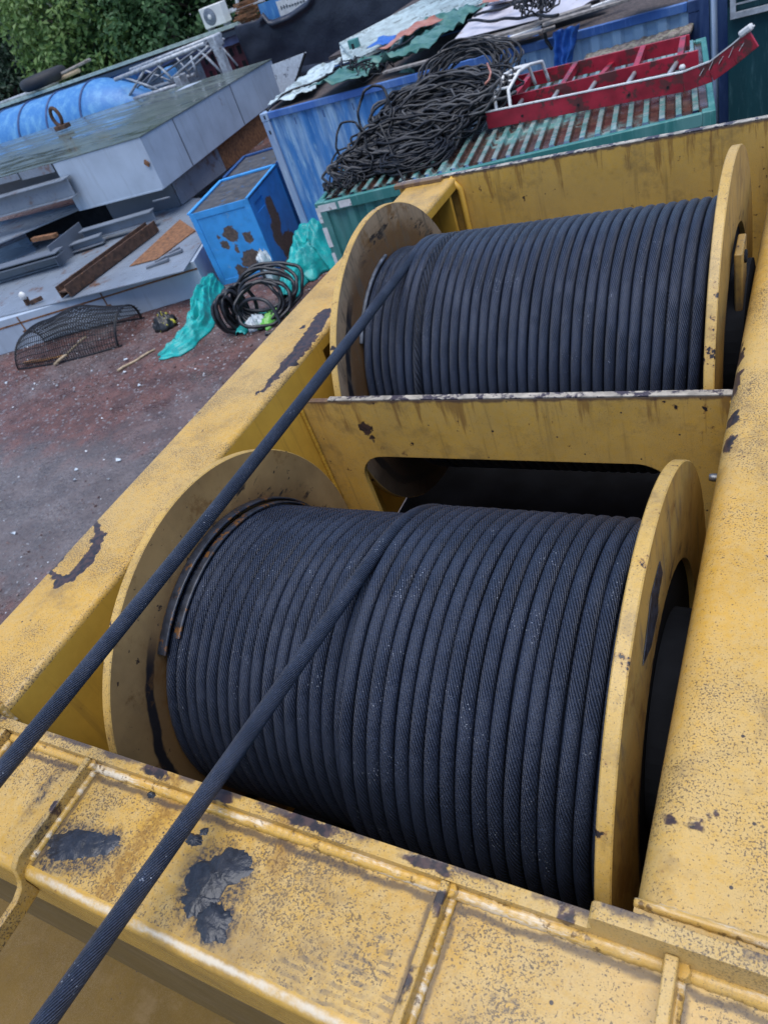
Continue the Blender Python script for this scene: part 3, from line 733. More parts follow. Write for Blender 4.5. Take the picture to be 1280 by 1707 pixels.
def ground():
    s = NT('wet_red_gravel')
    big = s.noise(.55, 5); mid = s.noise(2.3, 6, rough=.65); fin = s.noise(22, 5, rough=.7)
    p = s.sep(s.pos())
    # worn wheel track: grey packed mud, bare of stones
    tr = s.step(s.m('ADD', s.m('ABSOLUTE', s.m('SUBTRACT', s.m('ADD', p[1], s.m('MULTIPLY', p[0], -.10)), 5.0)), s.m('MULTIPLY', s.m('SUBTRACT', mid, .5), 2.2)), 2.0, .9)
    red = s.mix(s.step(mid, .35, .65), (.075, .036, .032), (.16, .075, .062))
    mud = s.mix(s.step(mid, .35, .7), (.105, .088, .088), (.165, .138, .135))
    c = s.mix(s.m('MAXIMUM', tr, s.m('MULTIPLY', s.step(big, .48, .6), .6)), red, mud)
    v = s.voro(16, out='Color'); vd = s.voro(16)
    grit = s.step(s.sep(v)[0], .70, .76)
    c = s.mix(s.m('MULTIPLY', s.m('MULTIPLY', grit, s.step(vd, .52, .3)), s.m('SUBTRACT', 1, s.m('MULTIPLY', tr, .6))), c, s.mix(s.sep(v)[1], (.09, .05, .05), (.26, .25, .26)))
    c = s.mix(s.step(fin, .55, .75), c, (.045, .035, .035))
    wet = s.step(s.noise(1.6, 5, rough=.65), .46, .60)
    return s.out(c, s.mix(wet, (.62,) * 3, (.16,) * 3), 0, s.bump(s.m('ADD', s.m('MULTIPLY', fin, .8), s.m('MULTIPLY', vd, -.6)), .9, .05), .4)
M['ground'] = ground()
def stonemat():
    s = NT('loose_stones')
    r = s.island()
    c = s.mix(s.step(r, .2, .5), (.09, .05, .045), (.16, .10, .09)); c = s.mix(s.step(r, .6, .75), c, (.20, .20, .21)); c = s.mix(s.step(r, .93, .95), c, (.60, .62, .64))
    return s.out(c, .5, 0)
M['stones'] = stonemat()

# ================================================================== the ground
b = MB(); b.grid(60, 60, lambda i, j: (-160 + 240 * i, -20 + 190 * j, .03 * mnoise.noise(Vector((240 * i * .3, 190 * j * .3, 0))) if False else 0)); b.build('ground', M['ground'], kind='structure')
b = MB()
for i in range(9500):
    x = rnd(-15.5, -5.8); y = rnd(1.2, 9.9)
    if y > 8.35 + (x + 14.7) * .42: continue
    lane = abs(y - .1 * x - 5.9)
    if lane < 1.3 and random.random() < .72: continue
    sc = rnd(.005, .014) * (1 + 1.4 * (random.random() ** 7)) * (1.25 if y > 7 else 1)
    c = Vector((x, y, sc * .4)); q = Matrix.Rotation(rnd(0, 6.3), 3, 'Z') @ Matrix.Rotation(rnd(-.5, .5), 3, 'X')
    n0 = len(b.v)
    for p in ((1, 0, 0), (0, .8, 0), (-.9, .1, 0), (0, -.7, 0), (.1, 0, .7), (0, 0, -.5)):
        b.v.append(c + q @ Vector([w * sc * rnd(.7, 1.3) for w in p]))
    for f in ((0, 1, 4), (1, 2, 4), (2, 3, 4), (3, 0, 4), (1, 0, 5), (2, 1, 5), (3, 2, 5), (0, 3, 5)): b.face([n0 + w for w in f])
b.build('gravel', M['stones'], kind='stuff', label='loose stones and rubbish flecks scattered over the red ground', cat='gravel')

# ================================================================== containers
def corrugated(m_, p0, u, n, L, z0, z1, depth, pitch, m=0):
    # trapezoid-profile wall from p0 along u, ribs out along n
    x = 0; P = [(0, 0)]
    while x < L - 1e-6:
        for dx, d in ((pitch * .34, 0), (pitch * .5, -depth), (pitch * .84, -depth), (pitch, 0)):
            if x + dx <= L + 1e-6: P.append((x + dx, d))
        x += pitch
    if P[-1][0] < L: P.append((L, P[-1][1]))
    for (a, d), (c, e) in zip(P[:-1], P[1:]):
        A = Vector(p0) + u * a + n * d; C_ = Vector(p0) + u * c + n * e
        m_.quad((A.x, A.y, z0), (C_.x, C_.y, z0), (C_.x, C_.y, z1), (A.x, A.y, z1), m=m)
# blue container
bc = thing('shipping_container', (-4.7, 10.85, 0), 'long blue corrugated container, pale and weathered at its left end, junk on its roof', 'container')
X0, X1, YF, YB, H = -8.03, -1.42, 10.85, 13.29, 2.59
m_ = MB(); corrugated(m_, (X0 + .14, YF + .035, 0), Vector((1, 0, 0)), Vector((0, -1, 0)), X1 - X0 - .28, .14, H - .1, .038, .272)
corrugated(m_, (X0 + .03, YB - .14, 0), Vector((0, -1, 0)), Vector((-1, 0, 0)), YB - YF - .28, .14, H - .1, .03, .272)
m_.quad((X1 - .03, YF + .1, .1), (X1 - .03, YB - .1, .1), (X1 - .03, YB - .1, H - .1), (X1 - .03, YF + .1, H - .1)); m_.quad((X0, YB - .03, .1), (X1, YB - .03, .1), (X1, YB - .03, H - .1), (X0, YB - .03, H - .1))
m_.build('corrugated_wall', M['blue_cont'], bc)
for x in (X0, X1 - .14):
    for y in (YF, YB - .14):
        m_ = MB(); m_.box(x, x + .14, y, y + .14, .0, H - .12); m_.build('corner_post', M['pale_post'] if x < -5 else M['navy'], bc, bevel=.01)
        m_ = MB(); m_.box(x - .006, x + .15, y - .006, y + .15, H - .12, H + .006); m_.build('corner_casting', M['pale_post'] if x < -5 else M['navy'], bc, bevel=.01)
m_ = MB(); m_.box(X0 + .065, X0 + .095, YF - .0095, YF - .004, H - .085, H - .03); m_.box(X0 + .06, X0 + .09, YF - .0035, YF, H - .32, H - .26); m_.build('casting_hole', M['dark'], bc)
m_ = MB(); m_.box(X0 + .15, X1 - .15, YF, YF + .06, H - .1, H); m_.box(X0 + .15, X1 - .15, YB - .06, YB, H - .1, H); m_.build('top_rail', M['blue_rail'], bc, bevel=.008)
m_ = MB(); m_.box(X0 + .14, X1 - .14, YF, YF + .06, 0.02, .14); m_.build('bottom_rail', M['blue_rail'], bc)
m_ = MB(); m_.box(X0 + .02, X1 - .02, YF + .0605, YB - .0605, H - .05, H - .012); m_.build('roof', M['moss'], bc)
for i in range(9):
    x = X0 + .62 + i * .545
    m_ = MB(); m_.box(x, x + .012, YF - .012, YF - .001, H - .26, H - .16); m_.build('lashing_bar', M['navy'], bc)
# window with rotten frame, in its wall
w = thing('boarded_window', (-2.1, 10.8, 2.05), 'boarded-up window with mossy rotten sill on the blue container', 'window')
m_ = MB(); m_.box(-2.72, -1.56, 10.77, 10.835, 1.75, 2.22)
m_.build('pink_board', M['pinkwood'], w, bevel=.006)
for i in range(4):
    x = -2.2 + i * .16; m_ = MB(); m_.box(x, x + .012, 10.755, 10.769, 1.75, 2.20); m_.build('batten', M['pinkwood'], w)
m_ = MB(); m_.grid(40, 3, lambda i, j: (-2.78 + 1.28 * i, 10.60 + .235 * j, 2.29 + .05 * i + .028 * mnoise.noise(Vector((i * 19, j * 3, 1))) - .02 * (1 - j)))
m_.build('mossy_sill', M['rot'], w, solid=.05)
m_ = MB(); m_.box(-2.76, -2.68, 10.70, 10.834, 1.75, 2.25); m_.build('jamb', M['rot'], w)

# teal container, nearer, turned a little
tc = thing('shipping_container', (-4.303, 6.124, 0), 'short teal corrugated container with a rusty wet roof under cables and red frame', 'container')
TU = Vector((.9888, .1494, 0)); TV = Vector((-.1494, .9888, 0)); TO = Vector((-4.303, 6.124, 0)); TL, TW, TH = 3.56, 2.35, 2.59
def T(a, b_, z): return TO + TU * a + TV * b_ + Vector((0, 0, z))
def tbox(m_, a0, a1, b0, b1, z0, z1, m=0):
    m_.hexa([T(a0, b0, z0), T(a1, b0, z0), T(a1, b1, z0), T(a0, b1, z0), T(a0, b0, z1), T(a1, b0, z1), T(a1, b1, z1), T(a0, b1, z1)], m)
m_ = MB(); corrugated(m_, T(.1, .03, 0), TU, -TV, TL - .2, .12, TH - .09, .03, .2); corrugated(m_, T(.03, TW - .1, 0), -TV, -TU, TW - .2, .12, TH - .09, .03, .2)
corrugated(m_, T(TL - .03, .1, 0), TV, TU, TW - .2, .12, TH - .09, .03, .2)
m_.build('corrugated_wall', M['teal_cont'], tc)
m_ = MB(); tbox(m_, .1, TL - .1, 0, .05, TH - .09, TH + .008); tbox(m_, 0, .05, .1, TW - .1, TH - .09, TH + .008); tbox(m_, TL - .05, TL, .1, TW - .1, TH - .09, TH + .008); tbox(m_, .1, TL - .1, TW - .05, TW, TH - .09, TH + .008)
m_.build('top_rail', M['teal_cont'], tc, bevel=.006)
for a0 in (0, TL - .1):
    for b0 in (0, TW - .1):
        m_ = MB(); tbox(m_, a0, a0 + .1, b0, b0 + .1, 0, TH + .012); m_.build('corner_post', M['teal_cont'], tc, bevel=.008)
m_ = MB(); x = .05
P = []
while x < TL - .06:
    for dx, h in ((0, -.012), (.058, -.012), (.072, .026), (.112, .026)): P.append((min(x + dx, TL - .052), h))
    x += .126
for (a, h), (c, k) in zip(P[:-1], P[1:]):
    if c > a: m_.quad(T(a, .0502, TH + h), T(c, .0502, TH + k), T(c, TW - .0502, TH + k), T(a, TW - .0502, TH + h))
m_.build('ribbed_roof', M['teal_roof'], tc)
for i, (z0, z1) in enumerate(((1.97, 2.1), (2.16, 2.36), (2.41, 2.56))):
    m_ = MB(); tbox(m_, -.002, .035 + .012 * (i % 2), -.003, -.001, z0, z1); m_.build('white_tape', M['white'], tc)
for a0, a1 in ((.03, .22), (.25, .38)):
    m_ = MB(); tbox(m_, a0, a1, -.003, -.001, TH - .075, TH - .012); m_.build('white_tape', M['white'], tc)

# dark green shed at the right with barred window
g = thing('green_sheet_shed', (.5, 9.4, 0), 'dark green sheet metal shed at the right edge with barred window', 'shed')
m_ = MB(); x = -.98
while x < 3:
    m_.quad((x, 9.4, 0), (x + .42, 9.4, 0), (x + .42, 9.4, 2.72), (x, 9.4, 2.72)); m_.quad((x + .42, 9.4, 0), (x + .45, 9.375, 0), (x + .45, 9.375, 2.72), (x + .42, 9.4, 2.72)); m_.quad((x + .45, 9.375, 0), (x + .48, 9.4, 0), (x + .48, 9.4, 2.72), (x + .45, 9.375, 2.72)); x += .48
m_.quad((-.98, 9.4, 0), (-.98, 12, 0), (-.98, 12, 3.5), (-.98, 9.4, 3.5)); m_.quad((-.98, 9.45, 2.7), (3, 9.45, 2.7), (3, 9.45, 3.6), (-.98, 9.45, 3.6)); m_.build('wall', M['dkgreen'], g)
m_ = MB(); m_.box(-.95, -.2, 9.33, 9.372, 2.62, 2.67); m_.box(-.95, -.90, 9.33, 9.372, 2.67, 3.3); m_.box(-.25, -.2, 9.33, 9.372, 2.67, 3.3); m_.build('window_frame', M['galv'], g)
m_ = MB()
for k in range(6): m_.bar((-.9, 9.352, 2.74 + k * .09), (-.25, 9.352, 2.74 + k * .09), .014, .014)
for k in range(4): m_.bar((-.82 + k * .16, 9.342, 2.67), (-.82 + k * .16, 9.342, 3.3), .018, .018)
m_.build('window_bars', M['galv'], g)
def post(x, y, r, z, mat, label, square=False):
    o = thing('upright_post', (x, y, 0), label, 'post', 'posts between the blue and green sheds')
    m_ = MB()
    if square: m_.box(x - r, x + r, y - r, y + r, 0, z)
    else: m_.tube([(x, y, 0), (x, y, z)], r, 12)
    m_.build('post', M[mat], o); m_ = MB(); m_.box(x - .1, x + .1, y - .1, y + .1, 0, .02); m_.build('base_plate', M['navy'], o)
post(-1.34, 10.55, .05, 3.4, 'navy', 'square navy post at the blue container corner', True)
post(-1.22, 10.40, .03, 3.4, 'pale_post', 'thin pale blue pipe between two navy posts')
post(-1.10, 10.1, .05, 3.4, 'navy', 'square navy post beside the dark green wall', True)

# ================================================================== red frame on the teal roof
rf = thing('red_steel_frame', T(1.5, 1.0, 2.62), 'red ladder-like steel frame with white edges on the teal roof', 'steel frame')
A = WZ(815, 214, 2.63); Bq = WZ(1140, 152, 2.63); Cq = WZ(1165, 128, 2.72); Dq = WZ(1252, 74, 2.98); E0 = WZ(848, 152, 2.66); F0 = WZ(1150, 82, 2.66)
Dq = WY(1256, 80, 6.95); Cq = Bq.lerp(Dq, .4) + Vector((0, 0, -.05))
def railp(pts, h, t, name, mat, top=None):
    m_ = MB()
    for a, c in zip(pts[:-1], pts[1:]): m_.bar(a + Vector((0, 0, h / 2)), c + Vector((0, 0, h / 2)), t, h)
    m_.build(name, M[mat], rf, bevel=.003)
    if top:
        m_ = MB()
        for a, c in zip(pts[:-1], pts[1:]): m_.bar(a + Vector((0, 0, h + .008)), c + Vector((0, 0, h + .008)), t + .006, .010)
        m_.build(name + '_edge', M[top], rf)
rise = [A, A.lerp(Bq, .5), Bq, Cq, Bq.lerp(Dq, .72) + Vector((0, 0, -.03)), Dq]
railp(rise, .145, .02, 'front_rail', 'red', 'white')
G0 = A.lerp(E0, .42); H0 = Bq.lerp(F0, .42) + Vector((.10, 0, .04))
railp([G0, H0], .12, .02, 'middle_rail', 'red'); railp([E0, E0.lerp(F0, .5), F0], .13, .02, 'back_rail', 'red')
railp([A, G0, E0], .12, .02, 'end_plate', 'red'); 
for k in range(5):
    q = .13 + .19 * k
    p = A.lerp(Bq, q) + Vector((0, 0, .055)); e = G0.lerp(H0, q + .015) + Vector((0, 0, .06)); m_ = MB(); m_.tube([p, e], .020, 10); m_.build('rung', M['alu'], rf)
for k, q in enumerate((.10, .36, .55, .72, .92)):
    p = G0.lerp(H0, q) + Vector((0, 0, .10)); e = E0.lerp(F0, q + .05) + Vector((0, 0, .12 if k != 2 else .04)); m_ = MB(); m_.bar(p, e, .05, .02); m_.bar(p + Vector((.022, 0, -.03)), e + Vector((.022, 0, -.03)), .006, .05); m_.build('cross_channel', M['red'], rf)
for q in (.2, .5, .75, .93):
    p = A.lerp(Bq, q) + Vector((0, -.012, .06)); m_ = MB(); m_.tube([p, p + Vector((0, -.004, 0))], .012, 8); m_.build('bolt_hole', M['dark'], rf)
for s_ in (0, .14):
    P = [A + Vector((.10 + s_, .02, .12)), A + Vector((.08 + s_, .10, .27)), A + Vector((.14 + s_, .30, .36)), G0 + Vector((.24 + s_, .05, .34)), G0 + Vector((.30 + s_, .25, .30)), G0 + Vector((.32 + s_, .32, .1))]
    m_ = MB(); Q = []
    for a, c in zip(P[:-1], P[1:]): Q += [a.lerp(c, k / 4) for k in range(4)]
    m_.tube(Q + [P[-1]], .016, 8); m_.build('handrail', M['white'], rf)
for k in range(4):
    a = A + Vector((.085, .12, .29)); c = G0 + Vector((.22, .02, .35)); p = a.lerp(c, k / 3.2); m_ = MB(); m_.tube([p, p + Vector((.14, 0, 0))], .012, 8); m_.build('hand_rung', M['white'], rf)
p = Dq + Vector((-.01, 0, .155)); m_ = MB(); m_.bar(Dq.lerp(Bq, .18) + Vector((0, 0, .15)), p, .05, .05); m_.build('padded_tip', M['white'], rf, bevel=.015)
p = Bq + Vector((-.02, .09, .17)); m_ = MB(); m_.lathe([(-.03, .0), (-.03, .022), (.0, .026), (.014, .016), (.018, 0)], p, 'Z', 16); m_.build('lamp_cap', M['white'], rf)
for k in range(5):
    q = .25 + .14 * k; p = Bq.lerp(Dq, q) + Vector((.0, -.012, .05)); m_ = MB(); m_.bar(p, p + Vector((.035, 0, .05 + .02 * (k % 2))), .003, .03, up=(0, 1, 0)); m_.build('peeled_paint', M['white'], rf)

# ================================================================== cables
def loop(c, a, b_, tilt, yaw, r, m_, jit=.06, n=44, arc=1., ph=0., mm=0, flat=0.):
    rot = Matrix.Rotation(yaw, 3, 'Z') @ Matrix.Rotation(tilt, 3, 'X'); sd = rnd(0, 99); P = []
    N = int(n * arc)
    for k in range(N + (0 if arc >= 1 else 1)):
        t = ph + 2 * PI * k / n
        w = 1 + jit * 2 * mnoise.noise(Vector((math.cos(t) * 1.5 + sd, math.sin(t) * 1.5, sd)))
        v = rot @ Vector((a * w * math.cos(t), b_ * w * math.sin(t), jit * .9 * mnoise.noise(Vector((math.cos(t) * 2, math.sin(t) * 2 + sd, 3)))))
        P.append(Vector(c) + v)
    m_.tube(P, r, 6, m=mm, closed=arc >= 1, caps=False)
hp = thing('cable_heap', T(.9, 1.2, 2.62), 'big tangled heap of black cables on the teal roof left of the red frame', 'cables')
m_ = MB()
for i in range(230):
    q = (i / 120); q = min(1, max(0, q + rnd(-.12, .12)))
    c = WZ(638, 262, 2.70).lerp(WZ(738, 165, 2.93), q) + Vector((rnd(-.14, .14), rnd(-.12, .12), rnd(-.08, .05)))
    loop(c, rnd(.42, .62), rnd(.12, .30), R(rnd(5, 40)), R(rnd(-2, 26)), rnd(.009, .015), m_, .10, mm=0 if random.random() < .72 else 1)
m_.build('tangled_loops', [M['cable'], M['cable_g']], hp)
m_ = MB()
for i in range(26):
    loop(Vector((-3.42 + rnd(-.03, .03), 6.72 + rnd(-.03, .03), 2.65 + i * .004)), .30 + rnd(-.09, .09), .24 + rnd(-.06, .06), R(rnd(-6, 10)), rnd(0, .5), rnd(.007, .011), m_, .05)
m_.build('flat_coil', M['cable'], hp)
m_ = MB()
for i in range(28):
    loop(WZ(778, 118, 2.98) + Vector((rnd(-.08, .08), rnd(-.12, .12), rnd(-.04, .05))), .42 + rnd(-.12, .10), .26 + rnd(-.05, .05), R(rnd(25, 60)), R(rnd(0, 15)), rnd(.008, .012), m_, .08, mm=i % 2)
m_.build('loose_loops', [M['cable'], M['cable_g']], hp)
m_ = MB()
for c, a_, b_, t_, r_ in (((-4.15, 6.85, 2.85), .16, .24, 62, .012), ((-3.95, 7.15, 3.05), .16, .22, 70, .014), ((-4.05, 6.6, 2.75), .22, .13, 35, .010)):
    loop(c, a_, b_, R(t_), .3, r_, m_, .1)
for i in range(7): loop(Vector((-4.10 + rnd(-.08, .06), 6.42 + rnd(-.06, .06), 2.64 + i * .006)), .17 + rnd(-.05, .04), .11 + rnd(-.03, .03), R(rnd(-8, 8)), rnd(-.3, .6), .008, m_, .12)
P = [WZ(632, 205, 3.0), WZ(648, 240, 2.8), WZ(662, 280, 2.68), WZ(676, 305, 2.61), T(.95, -.03, 2.5), T(.97, -.04, 2.1)]
m_.tube(P, .012, 8)
m_.build('stray_cable', M['cable'], hp)
m_ = MB(); m_.tube([WZ(812, 105, 3.15), WZ(818, 120, 3.12), WZ(815, 132, 3.1), WZ(808, 140, 3.08)], .010, 6); m_.build('red_tie', M['orange_tarp'], hp)
# ================================================================== things lying on the blue container's roof
def drape(name, px, mat, label, cat, z=2.66, nu=26, nv=14, amp=.05, fr=2.2, thick=.006, group=None, zs=None, parent=None):
    c = [WZ(u, v, (zs[i] if zs else z)) for i, (u, v) in enumerate(px)]
    sd = rnd(0, 50)
    def fn(i, j):
        p = c[0].lerp(c[1], i).lerp(c[3].lerp(c[2], i), j)
        f = mnoise.noise(Vector((p.x * fr + sd, p.y * fr, sd))) + .5 * mnoise.noise(Vector((p.x * fr * 2.7, p.y * fr * 2.7, sd)))
        rg = 1 - abs(mnoise.noise(Vector((p.x * fr * 1.3, p.y * fr * 1.3 + sd, 7)))) * 2
        e = .07 * mnoise.noise(Vector((i * 2.2, j * 2.2, sd)))
        return p + Vector((e, e * .6, amp * (.8 + f + .7 * rg)))
    m_ = MB(); m_.grid(nu, nv, fn)
    o = m_.build(name, mat, parent, solid=thick)
    if parent is None: tag(o, label, cat, group)
    return o
def sheet(name, px, mat, label, cat, z=2.66, th=.012, rib=0, zs=None):
    c = [WZ(u, v, (zs[i] if zs else z)) for i, (u, v) in enumerate(px)]
    m_ = MB()
    if rib:
        n = rib * 4
        def fn(i, j):
            p = c[0].lerp(c[1], i).lerp(c[3].lerp(c[2], i), j)
            return p + Vector((0, 0, .022 * math.sin(i * rib * 2 * PI)))
        m_.grid(n, 1, fn, sm=True); o = m_.build(name, mat, solid=.004)
    else:
        lo = [p - Vector((0, 0, th)) for p in c]; m_.hexa(lo + c); o = m_.build(name, mat, bevel=.004)
    return tag(o, label, cat)
sheet('zinc_roof_sheet', [(566, 72), (590, 98), (905, -40), (800, -50)], M['sheet_zn'], 'pale corrugated zinc roof sheet behind the green tarpaulin', 'roof sheet', rib=0, zs=(2.86, 2.76, 2.8, 2.95), th=.05)
zz = [WZ(566, 72, 2.87), WZ(590, 98, 2.77), WZ(905, -40, 2.81), WZ(800, -50, 2.96)]
m_ = MB()
for k in range(17):
    q = k / 16; a = zz[0].lerp(zz[1], q); c = zz[3].lerp(zz[2], q); m_.tube([a, c], .018, 6)
rb = m_.build('roof_rib', M['sheet_zn']); rb.parent = D.objects['zinc_roof_sheet']
lt = thing('lean_to', (-7, 15, 0), 'low dark lean-to behind the blue container carrying the zinc sheet', 'lean-to')
m_ = MB(); m_.box(-8.2, 2, 14.2, 18, 0, 2.60); m_.build('wall', M['dkgreen'], lt)
m_ = MB(); m_.box(-8.3, 2, 13.9, 18.1, 2.61, 2.66); m_.build('roof', M['moss'], lt)
sheet('white_roof_panel', [(756, 66), (962, 14), (1030, -30), (800, 12)], M['sheet_w'], 'large white panel lying on the container roof under black cables', 'panel', z=2.80, zs=(2.74, 2.74, 2.82, 2.82))
sheet('white_roof_panel', [(812, 8), (905, -14), (960, -40), (835, -20)], M['sheet_w'], 'smaller lilac white panel behind the large white roof panel', 'panel', z=2.88)
drape('crumpled_sheet', [(448, 180), (522, 158), (575, 100), (520, 122)], M['sheet_zn'], 'pale crumpled sheet on the left end of the container roof', 'sheet metal', z=2.62, amp=.05, nu=30, nv=24, fr=4)
sheet('cyan_panel', [(566, 76), (600, 66), (604, 92), (572, 104)], M['sheet_zn'], 'small pale cyan panel at the left end of the zinc roof', 'panel', z=2.74)
for i, (a, c, w, lab) in enumerate((((690, 108), (1010, 8), .16, 'long grey plank on the roof edge, lowest of the stack'), ((730, 88), (1000, 0), .10, 'pale narrow plank above the long grey plank'),
                                  ((760, 96), (925, 44), .12, 'short brownish plank behind the hanging blue tarpaulin'), ((850, 62), (1040, -8), .07, 'thin white batten across the roof planks'), ((640, 120), (905, 50), .10, 'grey plank half under the green tarpaulin and cable heap'), ((790, 72), (985, 8), .13, 'broad grey plank between white panel and lowest plank'), ((905, 40), (1080, -12), .11, 'grey plank above the hanging blue tarpaulin'))):
    m_ = MB(); m_.bar(WZ(*a, 2.66 + .022 * i), WZ(*c, 2.66 + .024 * i), w, .03); o = m_.build('roof_plank', M['timber'] if i != 3 else M['white'], bevel=.004); tag(o, lab, 'plank', 'planks on the container roof')
drape('green_tarpaulin', [(516, 160), (604, 140), (652, 92), (578, 122)], M['green_tarp'], 'pale green tarpaulin on the left part of the container roof', 'tarpaulin', z=2.66, amp=.07)
drape('green_tarpaulin', [(622, 120), (702, 108), (812, 22), (738, 34)], M['green_tarp'], 'crumpled dark green tarpaulin between orange cloth and cable heap', 'tarpaulin', z=2.70, amp=.11, nu=36, nv=20)
drape('green_tarpaulin', [(672, 110), (690, 112), (692, 132), (670, 128)], M['green_tarp'], 'small green tarpaulin flap folded over the blue container edge', 'tarpaulin', zs=(2.66, 2.66, 2.5, 2.5), amp=.02, nu=8, nv=6)
drape('orange_cloth', [(630, 92), (648, 88), (740, 34), (708, 40)], M['orange_tarp'], 'orange cloth strip along the zinc roof edge', 'cloth', z=2.84, amp=.06)
drape('orange_cloth', [(800, 14), (830, 8), (850, -6), (815, 2)], M['orange_tarp'], 'orange cloth scrap beside the smaller lilac panel', 'cloth', z=2.90, amp=.05)
drape('blue_cloth', [(612, 86), (640, 80), (662, 66), (630, 72)], M['blue_tarp'], 'blue cloth scrap left of the orange strip', 'cloth', z=2.82, amp=.05)
drape('blue_cloth', [(845, 78), (900, 60), (905, 48), (848, 64)], M['blue_tarp'], 'flat blue tarpaulin under the planks above the cable heap', 'tarpaulin', z=2.64, amp=.03)
drape('blue_cloth', [(1030, 20), (1090, 4), (1130, -14), (1060, -2)], M['blue_tarp'], 'blue and orange rubbish heap on the right of the roof', 'cloth', z=2.70, amp=.12)
drape('orange_cloth', [(1050, 12), (1085, 6), (1105, -8), (1065, 0)], M['orange_tarp'], 'orange rag lying on the blue rubbish at right', 'cloth', z=2.78, amp=.10)
# blue tarpaulin hanging over the front wall
c = [WY(924, 50, 10.80), WY(966, 38, 10.80), WY(950, 118, 10.74), WY(926, 112, 10.72)]
m_ = MB(); m_.grid(16, 20, lambda i, j: c[0].lerp(c[1], i).lerp(c[3].lerp(c[2], i), j) + Vector((.02 * mnoise.noise(Vector((i * 4, j * 6, 2))), -.05 - .045 * math.sin(i * 17 + 2 * mnoise.noise(Vector((i * 3, j * 3, 5)))), 0)))
tag(m_.build('blue_tarpaulin', M['blue_tarp'], solid=.006), 'bright blue tarpaulin hanging down the container wall above the red frame', 'tarpaulin')
def cablething(paths, r, label, mat='cable', z=None):
    m_ = MB()
    for P in paths:
        Q = []
        for a, c_ in zip(P[:-1], P[1:]): Q += [a.lerp(c_, k / 8) + Vector((0, 0, .012 * math.sin(k * .8))) for k in range(8)]
        m_.tube(Q + [P[-1]], r, 6)
    return tag(m_.build('roof_cable', M[mat]), label, 'cable', 'cables on the container roof')
cablething([[WZ(446, 184, 2.68), WZ(470, 158, 2.70), WZ(540, 128, 2.72), WZ(600, 104, 2.78), WZ(640, 92, 2.84), WZ(690, 60, 2.88)]], .018, 'thick black cable along the left edge of the roof')
cablething([[WZ(780, 34, 2.86), WZ(830, 33, 2.84), WZ(880, 26, 2.86), WZ(930, 24, 2.9)], [WZ(790, 26, 2.88), WZ(850, 8, 2.9), WZ(890, -4, 2.94)]], .020, 'two black cables across the large white panel')
cablething([[WZ(895, -6, 2.95), WZ(905, 10, 2.9), WZ(900, 30, 2.8), WZ(906, 48, 2.7), WY(912, 70, 10.8), WY(920, 80, 10.78)]], .022, 'knotted black cable running down beside the blue tarpaulin')
m_ = MB()
for i in range(10): loop(WZ(600 + rnd(-25, 25), 108 + rnd(-8, 10), 2.74), rnd(.15, .32), rnd(.10, .2), R(rnd(0, 25)), rnd(0, 2), .010, m_, .16)
tag(m_.build('wire_tangle', M['cable']), 'rusty wire tangle at the left end of the zinc roof', 'wire')
m_ = MB()
for i in range(8): loop(WZ(880 + rnd(-20, 30), 0 + rnd(-8, 8), 2.96), rnd(.12, .30), rnd(.08, .16), R(rnd(0, 40)), rnd(0, 2), .012, m_, .16)
tag(m_.build('wire_tangle', M['cable']), 'black wire tangle on the white panels at the top', 'wire')
o = thing('green_switch_box', WZ(594, 80, 2.85), 'small teal green box on the cyan panel', 'box'); p = WZ(594, 86, 2.76)
m_ = MB(); m_.box(p.x - .09, p.x + .09, p.y - .05, p.y + .05, p.z, p.z + .2); m_.build('case', M['teal_cont'], o, bevel=.01)
m_ = MB(); m_.box(p.x - .03, p.x + .02, p.y - .054, p.y - .0505, p.z + .05, p.z + .14); m_.build('opening', M['dark'], o)

# ================================================================== steel pile on the left
def V(x, y, z): return Vector((x, y, z))
lb = thing('steel_box', (-12.2, 9.6, 0), 'long low grey steel box on the gravel with rust-brown seams', 'steel box')
P0, P1 = V(-17.8, 7.02, 0), V(-10.15, 10.15, 0); dlb = (P1 - P0).normalized(); nlb = V(-dlb.y, dlb.x, 0)
HB = .66
m_ = MB(); q = P1 + nlb * 4.2; q0 = P0 + nlb * 4.2
m_.hexa([P0, P1, q, q0, P0 + V(0, 0, HB), P1 + V(0, 0, HB), q + V(0, 0, HB), q0 + V(0, 0, HB)]); m_.build('body', M['steel'], lb, bevel=.008)
def on_face(a, z): return P0 + dlb * a - nlb * .004 + V(0, 0, z)
Lb = (P1 - P0).length
m_ = MB(); m_.bar(on_face(0, HB - .15), on_face(Lb, HB - .15), .006, .034); m_.build('rusty_seam', M['rust_bright'], lb)
for a in (Lb - 2.05, Lb - 3.95, Lb - 5.4):
    m_ = MB(); m_.bar(on_face(a, HB - .33), on_face(a, HB - .02), .030, .006, up=nlb); m_.build('rusty_seam', M['rust_bright'], lb)
    m_ = MB(); m_.box(0, 0, 0, 0, 0, 0); m_ = MB(); c0 = on_face(a - .07, HB - .36); m_.hexa([c0, c0 + dlb * .15, c0 + dlb * .15 - nlb * .004, c0 - nlb * .004, c0 + V(0, 0, .045), c0 + dlb * .15 + V(0, 0, .05), c0 + dlb * .15 - nlb * .004 + V(0, 0, .05), c0 - nlb * .004 + V(0, 0, .045)]); m_.build('rust_patch', M['rust_bright'], lb)
for a in (Lb - 5.75, Lb - 5.55):
    m_ = MB(); m_.tube([on_face(a, .38), on_face(a, .38) - nlb * .004], .02, 10); m_.build('drilled_hole', M['dark'], lb)
